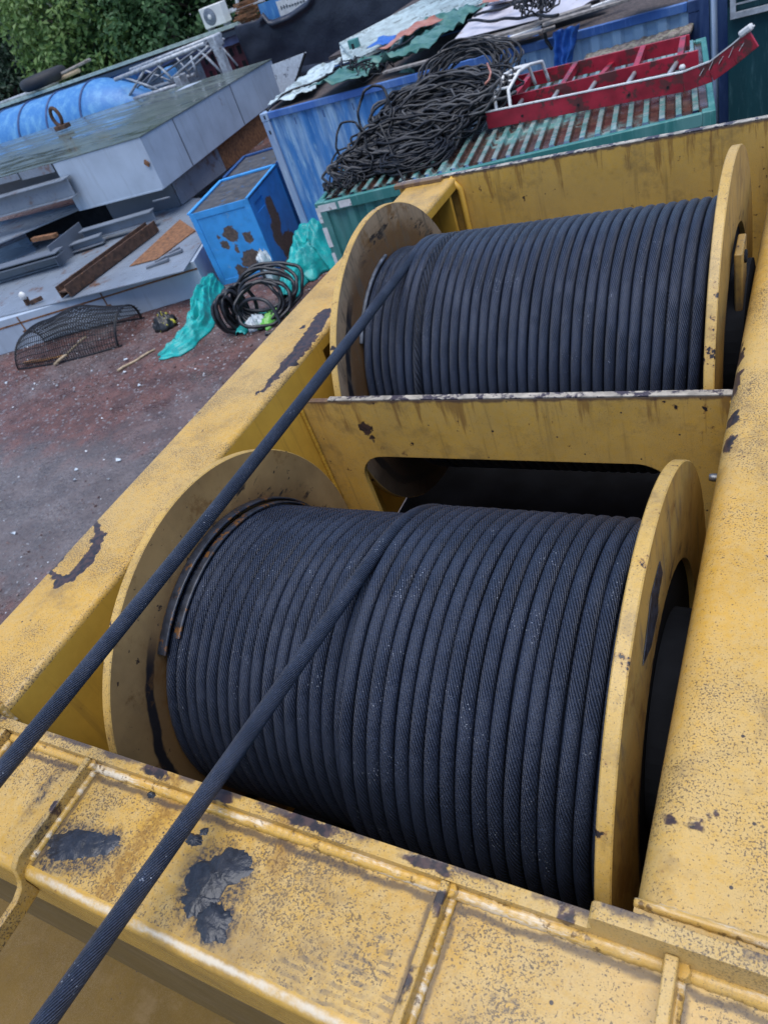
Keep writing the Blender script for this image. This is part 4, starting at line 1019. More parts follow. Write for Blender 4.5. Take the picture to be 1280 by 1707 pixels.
# cover plate on it
cp = [WZ(-60, 543, HB + .02), WZ(306, 451, HB + .02), WZ(336, 404, HB + .02), WZ(340, 330, HB + .02), WZ(200, 330, HB + .02), WZ(-60, 440, HB + .02)]
m_ = MB(); m_.prism([(p.x, p.y) for p in cp], lambda p, t: (p[0], p[1], HB + .004 + .018 * t))
tag(m_.build('steel_plate', M['steel_r']), 'wide grey steel plate on the low box carrying the rusty beam', 'steel plate')
m_ = MB(); c = [WZ(216, 444, .69), WZ(262, 432, .69), WZ(326, 384, .69), WZ(300, 366, .69)]
m_.hexa(c + [p + V(0, 0, .012) for p in c]); tag(m_.build('rusty_plate', M['rust_bright']), 'thin rust-brown plate lying between rusty beam and blue cabinet', 'steel plate')
for u, v, lab in ((262, 440, 'grey clamp scrap at the lower edge of the rust-brown plate'), (285, 425, 'small grey scrap piece nearest the blue cabinet')):
    m_ = MB(); p = WZ(u, v, .70); m_.bar(p - V(.2, .1, 0), p + V(.22, .12, .02), .10, .05); m_.bar(p + V(-.05, .02, .03), p + V(.12, .2, .05), .05, .05); tag(m_.build('scrap_bracket', M['steel_d'], bevel=.006), lab, 'scrap')
# rusty channel beam
def chan(a, c, w, h, t, name, mat, label, cat, group, web=True, parent=None):
    m_ = MB(); a = Vector(a); c = Vector(c); d = (c - a).normalized(); s_ = d.cross(V(0, 0, 1)).normalized()
    for k in (-1, 1): m_.bar(a + s_ * (w / 2 - t / 2) * k + V(0, 0, h / 2), c + s_ * (w / 2 - t / 2) * k + V(0, 0, h / 2), t, h)
    if web: m_.bar(a + V(0, 0, h / 2), c + V(0, 0, h / 2), w - 2 * t - .002, t)
    o = m_.build(name, mat, parent, bevel=.004)
    if parent is None: tag(o, label, cat, group)
    return o
o = thing('rusty_beam', WZ(180, 440, .71), 'dark rusty H-beam lying across the grey plate', 'steel beam', 'beams in the steel pile')
chan(WZ(111, 496, .70), WZ(258, 386, .70), .30, .24, .03, 'beam', M['rust'], '', '', '', parent=o)
# stacked grey beams (I sections seen from their flange side)
def ibeam(u0, v0, z0, u1, v1, h, w, label, mat='steel_r', dz=0):
    a = WZ(u0, v0, z0); c = WZ(u1, v1, z0); d = (c - a).normalized(); s_ = V(-d.y, d.x, 0)
    if s_.y < 0: s_ = -s_
    m_ = MB(); a = a + s_ * (w / 2); c = c + s_ * (w / 2)
    m_.bar(a + V(0, 0, .012), c + V(0, 0, .012), w, .024); m_.bar(a + V(0, 0, h - .012), c + V(0, 0, h - .012), w, .024); m_.bar(a + V(0, 0, h / 2), c + V(0, 0, h / 2), .02, h - .05)
    tag(m_.build('steel_beam', M[mat], bevel=.003), label, 'steel beam', 'beams in the steel pile')
ibeam(-90, 498, .70, 98, 442, .20, .22, 'grey beam lowest at the left edge of the pile', 'steel_m')
ibeam(114, 424, .74, 172, 405, .18, .22, 'grey beam end under the middle of the pile, left of the rusty beam', 'steel_m')
ibeam(140, 404, .80, 258, 370, .24, .24, 'long pale grey beam directly above the rusty beam', 'steel_m')
ibeam(-80, 478, .95, 96, 428, .10, .35, 'dark grey flat beam in the shadow at left', 'steel_d')  # dark steel carries the pile's shade in its colour
def slab(px, z0, z1, mat, label, zs=None):
    c = [WZ(u, v, z0 if not zs else zs[i]) for i, (u, v) in enumerate(px)]
    m_ = MB(); m_.hexa(c + [p + V(0, 0, z1 - z0) for p in c]); tag(m_.build('steel_plate', M[mat], bevel=.004), label, 'steel plate', 'plates in the steel pile')
slab([(-60, 432), (128, 352), (180, 330), (-40, 380)], 1.18, 1.215, 'steel_r', 'thick grey plate sloping out of the pile at the left edge')
def wall_plate(a, c, z0, z1, t, mat, name, label, cat='steel plate', group='plates in the steel pile'):
    m_ = MB(); a = Vector(a); c = Vector(c); m_.bar(V(a.x, a.y, (z0 + z1) / 2), V(c.x, c.y, (z0 + z1) / 2), t, z1 - z0); tag(m_.build(name, M[mat], bevel=.003), label, cat, group)
q = WZ(99, 444, .70); wall_plate(q, q + V(-.25, 1.3, 0), .70, 1.17, .03, 'steel_d', 'steel_plate', 'dark upright plate standing edge-on inside the pile at left')
q = WZ(60, 405, 1.05); m_ = MB(); m_.box(q.x - .1, q.x + .75, q.y, q.y + .12, 1.08, 1.17); tag(m_.build('rusty_spacer', M['rust_bright'], bevel=.005), 'rusty spacer bar under the sloping grey plate', 'spacer')
wall_plate((-18, 12.9, 0), (-14.9, 13.5, 0), .7, 1.17, .02, 'black_steel', 'steel_plate', 'black backing plate added for the shade inside the gap in the steel pile')  # black backing, stands in for the shade inside the gap
wall_plate((-15.1, 13.25, 0), (-13.05, 13.48, 0), .70, 1.29, .03, 'steel_d', 'steel_beam', 'deep grey girder web in shade under the front of the big box', 'steel beam', 'beams in the steel pile')  # dark steel chosen to put the web's shade into its colour
wall_plate((-13.03, 13.5, 0), (-13.15, 15.6, 0), .70, 1.29, .03, 'steel_r', 'steel_beam', 'grey girder web in shade under the right side of the big box', 'steel beam', 'beams in the steel pile')
wall_plate((-13.16, 15.62, 0), (-13.38, 18.3, 0), .70, 1.29, .03, 'rust_bright', 'rusty_plate', 'rust-brown plate under the right side of the big box')
m_ = MB()
P = [WZ(255, 335, 1.2), WZ(283, 328, 1.2)]; m_.tube(P, .02, 8); tag(m_.build('hook_bar', M['steel_d']), 'thin dark rod under the big box', 'rod')
# the big box on top
bb = thing('steel_box', (-15, 15, 1.25), 'huge grey steel box on top of the pile, its flat top wet and streaked', 'steel box')
A_ = V(-12.66, 12.83, 0); B_ = V(-13.46, 19.6, 0); L_ = V(-15.24, 12.55, 0); C_ = V(-25.5, 19.0, 0); D_ = V(-25.5, 14.0, 0)
def zz_(p, z): return V(p.x, p.y, z)
m_ = MB(); m_.hexa([zz_(L_, 1.30), zz_(A_, 1.30), zz_(B_, 1.30), zz_(L_ + V(-1.2, 6.8, 0), 1.3), zz_(L_, 2.385), zz_(A_, 2.385), zz_(B_, 2.20), zz_(L_ + V(-1.2, 6.8, 0), 2.24)]); m_.build('body', M['steel'], bb, bevel=.006)
m_ = MB(); pts = [V(-25.5, 12.45, 0), V(-15.25, 12.54, 0), V(-12.64, 12.815, 0), V(-13.44, 19.62, 0), V(-18.0, 19.4, 0), V(-25.5, 18.5, 0)]
zt4 = [2.40, 2.40, 2.40, 2.215, 2.26, 2.3]
n0 = len(m_.v); m_.v += [zz_(p, z - .012) for p, z in zip(pts, zt4)] + [zz_(p, z) for p, z in zip(pts, zt4)]
m_.face([n0 + k for k in range(6)][::-1]); m_.face([n0 + 6 + k for k in range(6)])
for k in range(6): m_.face((n0 + k, n0 + (k + 1) % 6, n0 + 6 + (k + 1) % 6, n0 + 6 + k))
m_.build('top_sheet', M['wet'], bb)
m_ = MB(); m_.box(-25, -16.45, 12.46, 12.49, 2.26, 2.386); m_.build('edge_strip', M['steel_r'], bb); m_ = MB(); m_.box(-16.43, -15.26, 12.50, 12.53, 2.22, 2.386); m_.build('edge_strip', M['steel_r'], bb)
m_ = MB(); m_.box(-25.4, -15.3, 13.3, 13.33, 1.6, 2.38); m_.build('recess_wall', M['steel_d'], bb)
for q in (.20, .62):
    p = A_.lerp(B_, q); p2 = p + V(.006, 0, 0); m_ = MB(); m_.bar(zz_(p2, 1.31), zz_(p2, 2.37 - .17 * q), .03, .006, up=(1, 0, 0)); m_.build('plate_joint', M['steel_d'], bb)
m_ = MB(); p = A_ + V(-.16, -.03, 0); m_.bar(zz_(p, 1.92), zz_(p + V(.10, -.01, 0), 1.84), .03, .10); m_.build('rust_lug', M['rust_bright'], bb)
m_ = MB(); d_ = (A_ - L_).normalized(); m_.bar(zz_(L_ + d_ * .04 + V(0, -.012, 0), 1.305), zz_(A_ - d_ * .04 + V(0, -.012, 0), 1.305), .02, .03); m_.build('bottom_flange', M['steel'], bb)
ibeam(-80, 384, 1.66, 121, 330, .42, .30, 'pale grey beam tucked under the left overhang of the big box')
# lifting lug on top
lg = thing('lifting_lug', WZ(103, 211, 2.4), 'rusty ring lug standing on the wet top of the big box', 'lifting lug'); p = WZ(104, 212, 2.40)
m_ = MB(); m_.box(p.x - .22, p.x + .26, p.y - .12, p.y + .12, 2.36, 2.48); m_.build('base', M['rust'], lg, bevel=.01)
m_ = MB(); P = [p + V(-.02 + .17 * math.sin(R(k * 20)), 0, .30 + .24 * math.cos(R(k * 20))) for k in range(18)]; m_.tube(P, .055, 10, closed=True); m_.build('ring', M['rust'], lg)
# lamp / fitting on the lower plate
fl_ = thing('flood_lamp', WZ(50, 505, .7), 'small white lamp fitting on the left end of the grey plate', 'lamp'); p = WZ(50, 507, .70)
m_ = MB(); m_.lathe([(-.02, .0), (-.02, .06), (.04, .09), (.07, .06), (.08, 0)], p + V(-.02, -.05, .2), 'Y', 20); m_.build('shade', M['white'], fl_)
m_ = MB(); m_.bar(p + V(-.04, 0, 0), p + V(-.02, 0, .15), .10, .06); m_.bar(p + V(.05, 0, .03), p + V(.32, .1, .06), .05, .08); m_.build('bracket', M['rust'], fl_)
# peeling white board
m_ = MB(); c = [WY(452, 108, 18.6), WY(510, 86, 18.6), WY(489, 150, 18.6), WY(474, 176, 18.6)]
m_.prism([(p.x, p.z) for p in c], lambda p, t: (p[0], 18.6 + .03 * t, p[1])); tag(m_.build('peeling_board', M['peel']), 'peeling white board standing behind the big box', 'board')
m_ = MB(); a = (WY(509, 87, 18.62)); c = WY(486, 158, 18.62); m_.bar(a, c, .05, .05); m_.bar(V(c.x, c.y, 0), c, .05, .05, up=(0, 1, 0)); o = m_.build('board_edge', M['dark']); o.parent = D.objects['peeling_board']

# ================================================================== blue cabinets
def cab(name, p0, ang, w, dpt, h, mf, ms, mt, label, slot=True):
    t = thing(name, p0, label, 'cabinet', 'blue steel cabinets by the container')
    u = V(math.cos(ang), math.sin(ang), 0); n = V(-math.sin(ang), math.cos(ang), 0)
    def Q(a, b_, z): return Vector(p0) + u * a + n * b_ + V(0, 0, z)
    def bx(m_, a0, a1, b0, b1, z0, z1): m_.hexa([Q(a0, b0, z0), Q(a1, b0, z0), Q(a1, b1, z0), Q(a0, b1, z0), Q(a0, b0, z1), Q(a1, b0, z1), Q(a1, b1, z1), Q(a0, b1, z1)])
    m_ = MB(); bx(m_, .003, w - .02, .02, dpt - .02, .03, h - .035); m_.build('body', M[ms], t)
    m_ = MB(); bx(m_, 0, .11, 0, .02, 0, h); bx(m_, w - .11, w, 0, .02, 0, h); bx(m_, .11, w - .11, 0, .019, h - .12, h); bx(m_, .11, w - .11, 0, .019, 0, .10); bx(m_, .11, w - .11, .012, .0195, .10, h - .12); m_.build('front_panel', M[mf], t, bevel=.004)
    # side with window slots, built as a framed plate
    if slot:
        def fn(a, b_, q): return Q(w - .02 + q, a, b_)
        plate2d('side_panel', [(.021, 0), (dpt, 0), (dpt, h - .002), (.021, h - .002)], [[(.20, h - .34), (.62, h - .34), (.62, h - .16), (.20, h - .16)]], .02, fn, M[ms], t)
        m_ = MB(); bx(m_, w - .0215, w - .0205, .2, .62, h - .34, h - .16); m_.build('dark_slot', M['dark'], t)
    else:
        m_ = MB(); bx(m_, w - .02, w, .021, dpt, 0, h - .002); m_.build('side_panel', M[ms], t)
    m_ = MB(); bx(m_, -.0, w, 0.0205, dpt, h - .034, h - .012); m_.build('top', M[mt], t)
    m_ = MB(); bx(m_, -.03, .04, .0, dpt, h - .01, h + .025); bx(m_, w - .04, w + .012, .0, dpt, h - .01, h + .02); bx(m_, .042, w - .042, dpt - .06, dpt, h - .01, h + .03); m_.build('top_edge', M[mf], t, bevel=.006)
    return Q
CP = V(-10.02, 10.42, 0); ca = R(14)
ux, nx = V(math.cos(ca), math.sin(ca), 0), V(-math.sin(ca), math.cos(ca), 0)
def cpt(a, z, b_=0): return CP + ux * a + nx * b_ + V(0, 0, z)
front_rust = [(cpt(.62, .88), (.13, .2, .16)), (cpt(.92, .74), (.10, .2, .13)), (cpt(.42, .72), .08), (cpt(.62, .60), .07), (cpt(.36, .90), .05), (cpt(.85, .34), (.26, .2, .20)), (cpt(.52, .16), (.12, .2, .16)), (cpt(1.12, .20), (.06, .1, .12))]
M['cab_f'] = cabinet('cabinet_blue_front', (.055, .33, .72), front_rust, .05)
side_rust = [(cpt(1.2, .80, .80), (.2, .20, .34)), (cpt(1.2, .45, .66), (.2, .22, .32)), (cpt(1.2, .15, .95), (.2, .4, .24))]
M['cab_s'] = cabinet('cabinet_blue_side', (.03, .22, .60), side_rust, .07, (.05, .20, .46))  # darker copy of the front blue, the side's shade put into the colour
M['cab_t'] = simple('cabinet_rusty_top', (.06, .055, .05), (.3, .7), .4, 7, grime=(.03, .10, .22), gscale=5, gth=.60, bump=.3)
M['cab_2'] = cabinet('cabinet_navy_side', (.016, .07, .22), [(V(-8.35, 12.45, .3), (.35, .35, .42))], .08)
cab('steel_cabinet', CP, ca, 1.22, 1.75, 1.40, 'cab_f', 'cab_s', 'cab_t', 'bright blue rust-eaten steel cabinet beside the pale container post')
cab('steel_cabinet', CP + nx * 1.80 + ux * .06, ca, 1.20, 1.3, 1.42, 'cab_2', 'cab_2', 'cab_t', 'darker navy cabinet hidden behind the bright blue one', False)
# black sheet added in place of the shade in the gap behind the cabinets
m_ = MB(); c0 = V(-13.2, 20.3, 0); c1 = V(-7.6, 18.3, 0)
m_.grid(30, 8, lambda i, j: c0.lerp(c1, i) + V(.0, .15 * mnoise.noise(Vector((i * 8, j * 3, 1))), 1.75 * j)); tag(m_.build('black_sheet_and_shade', M['black_tarp_and_shade'], solid=.01), 'dark sheet added for the shade in the gap above the blue cabinets', 'tarpaulin')
# ================================================================== clutter on the ground
def crumple(name, pxs, z0, hs, mat, label, cat, nu=90, nv=50, fr=3.2, amp=.5):
    # a heap of sheet over a polygonal footprint (centre line of pixels with half widths and heights)
    C0 = [WZ(u, v, 0) for u, v, *_ in pxs]; sd = rnd(0, 60)
    def at(i):
        x = i * (len(C0) - 1); k = min(int(x), len(C0) - 2); f = x - k
        return C0[k].lerp(C0[k + 1], f), pxs[k][2] * (1 - f) + pxs[k + 1][2] * f, pxs[k][3] * (1 - f) + pxs[k + 1][3] * f, (C0[min(k + 1, len(C0) - 1)] - C0[k]).normalized()
    def fn(i, j):
        p, w, h, d = at(i); s_ = V(-d.y, d.x, 0); t = j * 2 - 1
        e = 1 + .35 * mnoise.noise(Vector((i * 6 + sd, t * 2, sd)))
        fold = 1 - 2.4 * abs(mnoise.noise(Vector((i * 7 * fr / 3, t * fr, sd + 3)))) + .5 * mnoise.noise(Vector((i * 16, t * 7, sd)))
        z = h * max(0, (1 - abs(t) ** 2.2)) * (1 + amp * fold)
        return p + s_ * (t * w * e) + d * (.06 * mnoise.noise(Vector((i * 9, t * 4, sd + 9)))) + V(0, 0, max(.005, z + .01))
    m_ = MB(); m_.grid(nu, nv, fn); return tag(m_.build(name, M[mat], solid=.004), label, cat)
crumple('teal_tarpaulin', [(268, 596, .10, .05), (300, 582, .30, .12), (335, 552, .26, .20), (345, 515, .24, .28), (362, 482, .18, .22)], 0, 0, 'teal_tarp', 'crumpled teal tarpaulin trailing over the gravel left of the hoses', 'tarpaulin')
crumple('teal_tarpaulin', [(478, 505, .12, .15), (496, 470, .32, .30), (520, 450, .50, .55), (556, 425, .55, .80)], 0, 0, 'teal_tarp', 'tall teal tarpaulin heap against the pale container post', 'tarpaulin', fr=2.2, amp=.22)
crumple('teal_tarpaulin', [(400, 560, .1, .05), (420, 535, .2, .10), (455, 525, .16, .08)], 0, 0, 'teal_tarp', 'teal tarpaulin scrap inside the hose coil', 'tarpaulin', 16, 10)
h1 = thing('hose_coil', WZ(380, 555, 0), 'black hose coil standing on edge, left of the other coil', 'hose', 'black hose coils by the cabinet')
m_ = MB(); p = WZ(388, 556, 0)
for i in range(9): loop(p + V(rnd(-.10, .16), rnd(-.02, .05) + .045 * i, .33 + rnd(-.02, .03)), .17 + rnd(-.03, .03), .32 + rnd(-.05, .02), R(90 + rnd(-12, 6)), R(58 + rnd(-12, 12)), .033, m_, .05)
m_.build('loops', M['hose'], h1)
h2 = thing('hose_coil', WZ(450, 530, 0), 'larger black hose coil leaning open beside the teal heap', 'hose', 'black hose coils by the cabinet')
m_ = MB(); p = WZ(440, 545, 0)
for i in range(8): loop(p + V(rnd(-.08, .08), .10 + .055 * i + rnd(-.03, .03), .30 + .02 * i + rnd(-.05, .05)), .40 + rnd(-.10, .08) + .02 * i, .31 + rnd(-.08, .06) + .012 * i, R(62 + rnd(-14, 14)), R(20 + rnd(-14, 14)), .030, m_, .07)
m_.build('loops', M['hose'], h2)
m_ = MB(); P = [p + V(-.42, -.05, .05), p + V(-.36, -.02, .32), p + V(-.08, .0, .50), p + V(.25, .0, .46), p + V(.40, -.05, .25), p + V(.44, -.15, .02), p + V(.2, -.3, .03)]
Q = []
for k in range(len(P) - 1):
    a0, a1, a2, a3 = P[max(k - 1, 0)], P[k], P[k + 1], P[min(k + 2, len(P) - 1)]
    for j in range(8):
        t = j / 8; Q.append(.5 * ((2 * a1) + (a2 - a0) * t + (2 * a0 - 5 * a1 + 4 * a2 - a3) * t * t + (3 * a1 - a0 - 3 * a2 + a3) * t ** 3))
m_.tube(Q, .030, 8); m_.build('loose_end', M['hose'], h2)
crumple('plastic_bag', [(415, 552, .10, .10), (430, 545, .16, .16), (445, 540, .12, .10)], 0, 0, 'bagw', 'white plastic bag under the larger hose coil', 'bag', 16, 12)
crumple('plastic_bag', [(438, 552, .10, .06), (455, 535, .20, .14), (472, 520, .14, .08)], 0, 0, 'bagg', 'bright green plastic bag right of the white one', 'bag', 16, 12)
crumple('plastic_bag', [(448, 478, .10, .40), (456, 472, .12, .46), (462, 466, .10, .40)], 0, 0, 'bagw', 'small white bag on top of the hose coil', 'bag', 12, 10)
crumple('striped_bag', [(262, 550, .12, .10), (278, 545, .22, .22), (296, 538, .14, .10)], 0, 0, 'tri', 'small black and yellow bag near the low steel box', 'bag', 20, 14)
def stick(a, c, r, mat, label, za=.02, zb=.02):
    m_ = MB(); A0, C1 = WZ(*a, za), WZ(*c, zb); P = [A0.lerp(C1, k / 6) + V(0, 0, .008 * math.sin(k * 1.7)) for k in range(7)]; m_.tube(P, r, 7, rs=[r * (1 - .04 * k) for k in range(7)])
    tag(m_.build('wood_stick', M[mat]), label, 'stick', 'sticks on the gravel')
stick((91, 608), (144, 560), .028, 'stick', 'pale stick leaning across the wire cage', .03, .30)
stick((40, 605), (112, 592), .030, 'stick_o', 'orange-brown cane lying inside the wire cage', .05, .05)
stick((196, 618), (258, 582), .024, 'stick', 'long pale stick on the gravel right of the wire cage')
# wire fish cage: bent hoops and a net of thin wires
cg = thing('wire_cage', WZ(120, 590, 0), 'collapsed black wire cage in front of the low steel box', 'wire cage')
ca0, ca1 = WZ(36, 612, 0), WZ(208, 572, 0)
def arch(q, jj):
    p = ca0.lerp(ca1, q); d = (ca1 - ca0).normalized(); s_ = V(-d.y, d.x, 0)
    w = .52 + .12 * math.sin(q * 3.1); h = .42 + .24 * math.sin(q * PI) + .03 * math.sin(q * 14)
    a = PI * jj
    return p + s_ * (.42 - math.cos(a) * w) + V(0, 0, .02 + h * math.sin(a)) + d * .08 * math.sin(a)
m_ = MB()
for q in (0, .97): m_.tube([arch(q, k / 24) for k in range(25)], .016, 8)
m_.tube([arch(k / 20, .0) for k in range(21)], .014, 6); m_.tube([arch(k / 20, 1.0) for k in range(21)], .014, 6)
m_.build('hoop', M['cable'], cg)
m_ = MB()
for i in range(1, 46): m_.tube([arch(i / 46, k / 16) for k in range(17)], .008, 4)
for j in range(1, 16): m_.tube([arch(k / 24, j / 16) for k in range(25)], .008, 4)
m_.build('netting', M['cable'], cg)
m_ = MB()
for i in range(45):
    p = WZ(rnd(0, 420), rnd(560, 900), 0); 
    if p.y > 8.3 + (p.x + 14.7) * .42: continue
    s_ = rnd(.010, .06) * rnd(.5, 1); a = rnd(0, 6); n0 = len(m_.v)
    m_.v += [p + V(s_ * math.cos(a + k * 1.57) * rnd(.5, 1.2), s_ * math.sin(a + k * 1.57) * .7, rnd(.012, .05)) for k in range(4)]; m_.face(range(n0, n0 + 4))
tag(m_.build('paper_litter', M['bagw']), 'white paper and plastic litter scattered on the gravel', 'litter', kind='stuff')

# ================================================================== tank, mast, shed, black screen
tk = thing('water_tank', (-25, 20.8, 0), 'long blue round tank with hoops lying behind the big box', 'tank')
yc, zc, r_ = 21.0, 1.75, 1.22
m_ = MB(); m_.lathe([(-36, 0), (-36, r_), (-21.6, r_)], (0, yc, zc), 'X', 56); m_.lathe([(-21.6, r_), (-21.3, r_ * .985), (-20.0, .75), (-19.2, .30), (-19.15, 0)], (0, yc, zc - .0), 'X', 56); o = m_.build('shell', M['tank'], tk); o.data.set_sharp_from_angle(angle=R(50))
for x in (-21.6, -23.35, -24.9, -26.4, -27.9, -29.4, -30.9):
    m_ = MB(); m_.lathe([(x - .035, r_), (x - .035, r_ + .035), (x + .035, r_ + .035), (x + .035, r_)], (0, yc, zc), 'X', 56); m_.build('hoop', M['navy'], tk)
m_ = MB()
for x in (-34, -30, -26, -22.5): m_.box(x - .1, x + .1, yc - .9, yc + .9, 0, .75)
m_.build('cradle', M['steel_d'], tk)
mast = thing('lattice_mast', (-18.5, 19.7, 0), 'pale grey lattice mast section lying in front of the maroon doors', 'lattice mast')
def mp(u, v, y=20.6): return WY(u, v, y)
n1, n2, n3, n4 = mp(192, 132), mp(342, 72), mp(222, 165), mp(352, 122)
m_ = MB()
for a, c in ((n1, n2), (n3, mp(300, 140)), ): m_.tube([a, c], .065, 10); m_.tube([a + V(.1, .75, .05), c + V(.1, .75, .05)], .06, 10)
m_.build('chord', M['galv'], mast)
seq = [(mp(205, 127), mp(262, 148)), (mp(262, 106), mp(292, 136)), (mp(285, 132), mp(348, 76)), (mp(330, 80), mp(372, 122)), (mp(240, 118), mp(215, 160)), (mp(318, 92), mp(330, 128))]
for a, c in seq:
    m_ = MB(); m_.tube([a, c], .042, 8); m_.build('lattice_brace', M['galv'], mast)
for a, c in seq[:5]:
    m_ = MB(); m_.tube([a + V(.2, .7, .0), c + V(.1, .7, 0)], .03, 8); m_.build('lattice_brace', M['galv'], mast)
for a, c in ((mp(230, 150), mp(345, 68)), (mp(190, 178), mp(262, 108))):
    m_ = MB(); m_.tube([a + V(0, .35, 0), c + V(0, .35, 0)], .028, 8); m_.build('dark_rod', M['steel_d'], mast)
m_ = MB(); p = mp(354, 66); m_.box(p.x - .10, p.x + .16, p.y - .1, p.y + .3, p.z - .22, p.z + .10); m_.build('end_node', M['galv'], mast, bevel=.03)
m_ = MB(); p = mp(300, 136); m_.box(p.x - .12, p.x + .12, p.y - .1, p.y + .3, p.z - .16, p.z + .18); m_.build('end_node', M['galv'], mast, bevel=.03)
m_ = MB(); p = mp(358, 80); m_.bar(V(p.x + .25, p.y, 0), p + V(.1, 0, 0), .22, .22, up=(0, 1, 0)); m_.build('support_leg', M['galv'], mast); m_ = MB(); p = mp(215, 160); m_.bar(V(p.x, p.y + .4, 0), p + V(0, .4, 0), .2, .2, up=(0, 1, 0)); m_.build('support_leg', M['galv'], mast)
bl = thing('blue_barrel', WY(283, 124, 21.9), 'small blue barrel between mast and slatted wall', 'barrel'); p = WY(284, 124, 21.7)
m_ = MB(); m_.lathe([(0, 0), (0, .26), (.3, .29), (.6, .29), (p.z + .1, .27), (p.z + .22, .2), (p.z + .24, 0)], V(p.x, p.y, 0), 'Z', 24); m_.build('drum', M['tank'], bl); m_ = MB(); m_.lathe([(p.z - .2, .30), (p.z - .17, .31), (p.z - .14, .30)], V(p.x, p.y, 0), 'Z', 24); m_.build('rim', M['navy'], bl)

sh = thing('long_shed', (-26, 24, 0), 'long low shed with pale eave and maroon doors before the trees', 'shed')
ZE = 3.03
m_ = MB(); m_.box(-46, -16.3, 22.9, 22.98, 0, 2.9); m_.build('wall', M['slat'], sh)
m_ = MB(); m_.hexa([V(-46, 22.3, ZE), V(-16.0, 22.3, ZE), V(-16.0, 28, ZE - .9), V(-46, 28, ZE - .9), V(-46, 22.3, ZE + .03), V(-16.0, 22.3, ZE + .03), V(-16.0, 28, ZE - .87), V(-46, 28, ZE - .87)]); m_.build('roof', M['eave'], sh)
m_ = MB(); m_.box(-46, -16.0, 22.22, 22.296, ZE - .05, ZE + .045); m_.build('gutter', M['eave'], sh)
m_ = MB(); m_.box(-46, -16.0, 22.4, 22.45, ZE - .26, ZE - .13); m_.build('dark_beam', M['steel_d'], sh)
for i in range(42):
    x = -20.6 + i * .062 
    if x > -18.35: break
    m_ = MB(); m_.box(x, x + .04, 22.85, 22.897, .6, 2.5); m_.build('wall_slat', M['galv'], sh)
def door(x0, w_, z0=.75, z1=2.72):
    m_ = MB(); m_.box(x0, x0 + w_, 22.80, 22.86, z0, z1); d = m_.build('door', M['maroon'], sh, label='maroon panelled door under the eave')
    for i in range(2):
        for (a, c) in ((.50, .66), (.72, .88), (.08, .22), (.26, .42)):
            x = x0 + w_ * (.14 + .42 * i); m_ = MB(); zz0 = z0 + (z1 - z0) * a; zz1 = z0 + (z1 - z0) * c
            m_.box(x, x + w_ * .30, 22.775, 22.799, zz0, zz1); m_.build('panel', M['maroon'], d, bevel=.01)
            m_ = MB(); m_.box(x + w_ * .06, x + w_ * .24, 22.768, 22.7745, zz0 + .04, zz1 - .04); m_.build('panel_groove', M['dark'], d)
    m_ = MB(); m_.box(x0 - .06, x0, 22.79, 22.87, z0, z1 + .05); m_.box(x0 + w_, x0 + w_ + .06, 22.79, 22.87, z0, z1 + .05); m_.build('door_frame', M['maroon'], d)
door(-17.25, .80); door(-18.33, .72); door(-23.6, .8)
m_ = MB(); m_.grid(40, 6, lambda i, j: V(-21.6 + 5.3 * i, 22.62 + .05 * math.sin(i * 60), ZE - .12 - (.34 + .05 * math.sin(i * 9)) * j)); m_.build('lilac_valance', M['purple_tarp'], sh)
m_ = MB(); m_.grid(30, 6, lambda i, j: V(-23.6 + 2.6 * i, 22.58 + .05 * math.sin(i * 40), ZE - .16 - .42 * j)); m_.build('blue_valance', M['tank'], sh)
# tiny air conditioner on the roof edge
ac = thing('air_conditioner', WY(362, 42, 22.7), 'white air conditioner unit on the shed roof edge', 'air conditioner'); p0 = WY(346, 47, 22.6); p1 = WY(382, 34, 22.6); xa, xb = p0.x, p0.x + .86
z0_ = ZE + .10; h_ = .55
m_ = MB(); m_.box(xa, xb, 22.5, 22.85, z0_, z0_ + h_); m_.build('casing', M['ac'], ac, bevel=.02)
cx, cz = xa + .33, z0_ + .28
m_ = MB(); m_.lathe([(22.49, 0), (22.49, .22), (22.4995, .235)], (cx, 0, cz), 'Y', 32); m_.build('fan_grille', M['steel_d'], ac)
m_ = MB()
for k in range(6): m_.lathe([(22.484, .05 + .03 * k), (22.484, .056 + .03 * k), (22.489, .056 + .03 * k)], (cx, 0, cz), 'Y', 24)
m_.build('grille_ring', M['steel'], ac); m_ = MB(); m_.lathe([(22.478, 0), (22.478, .06), (22.489, .07)], (cx, 0, cz), 'Y', 20); m_.build('fan_hub', M['ac'], ac)
m_ = MB(); m_.box(xa + .05, xa + .15, 22.52, 22.8, z0_ - .10, z0_); m_.box(xb - .15, xb - .05, 22.52, 22.8, z0_ - .10, z0_); m_.build('foot', M['steel_d'], ac)
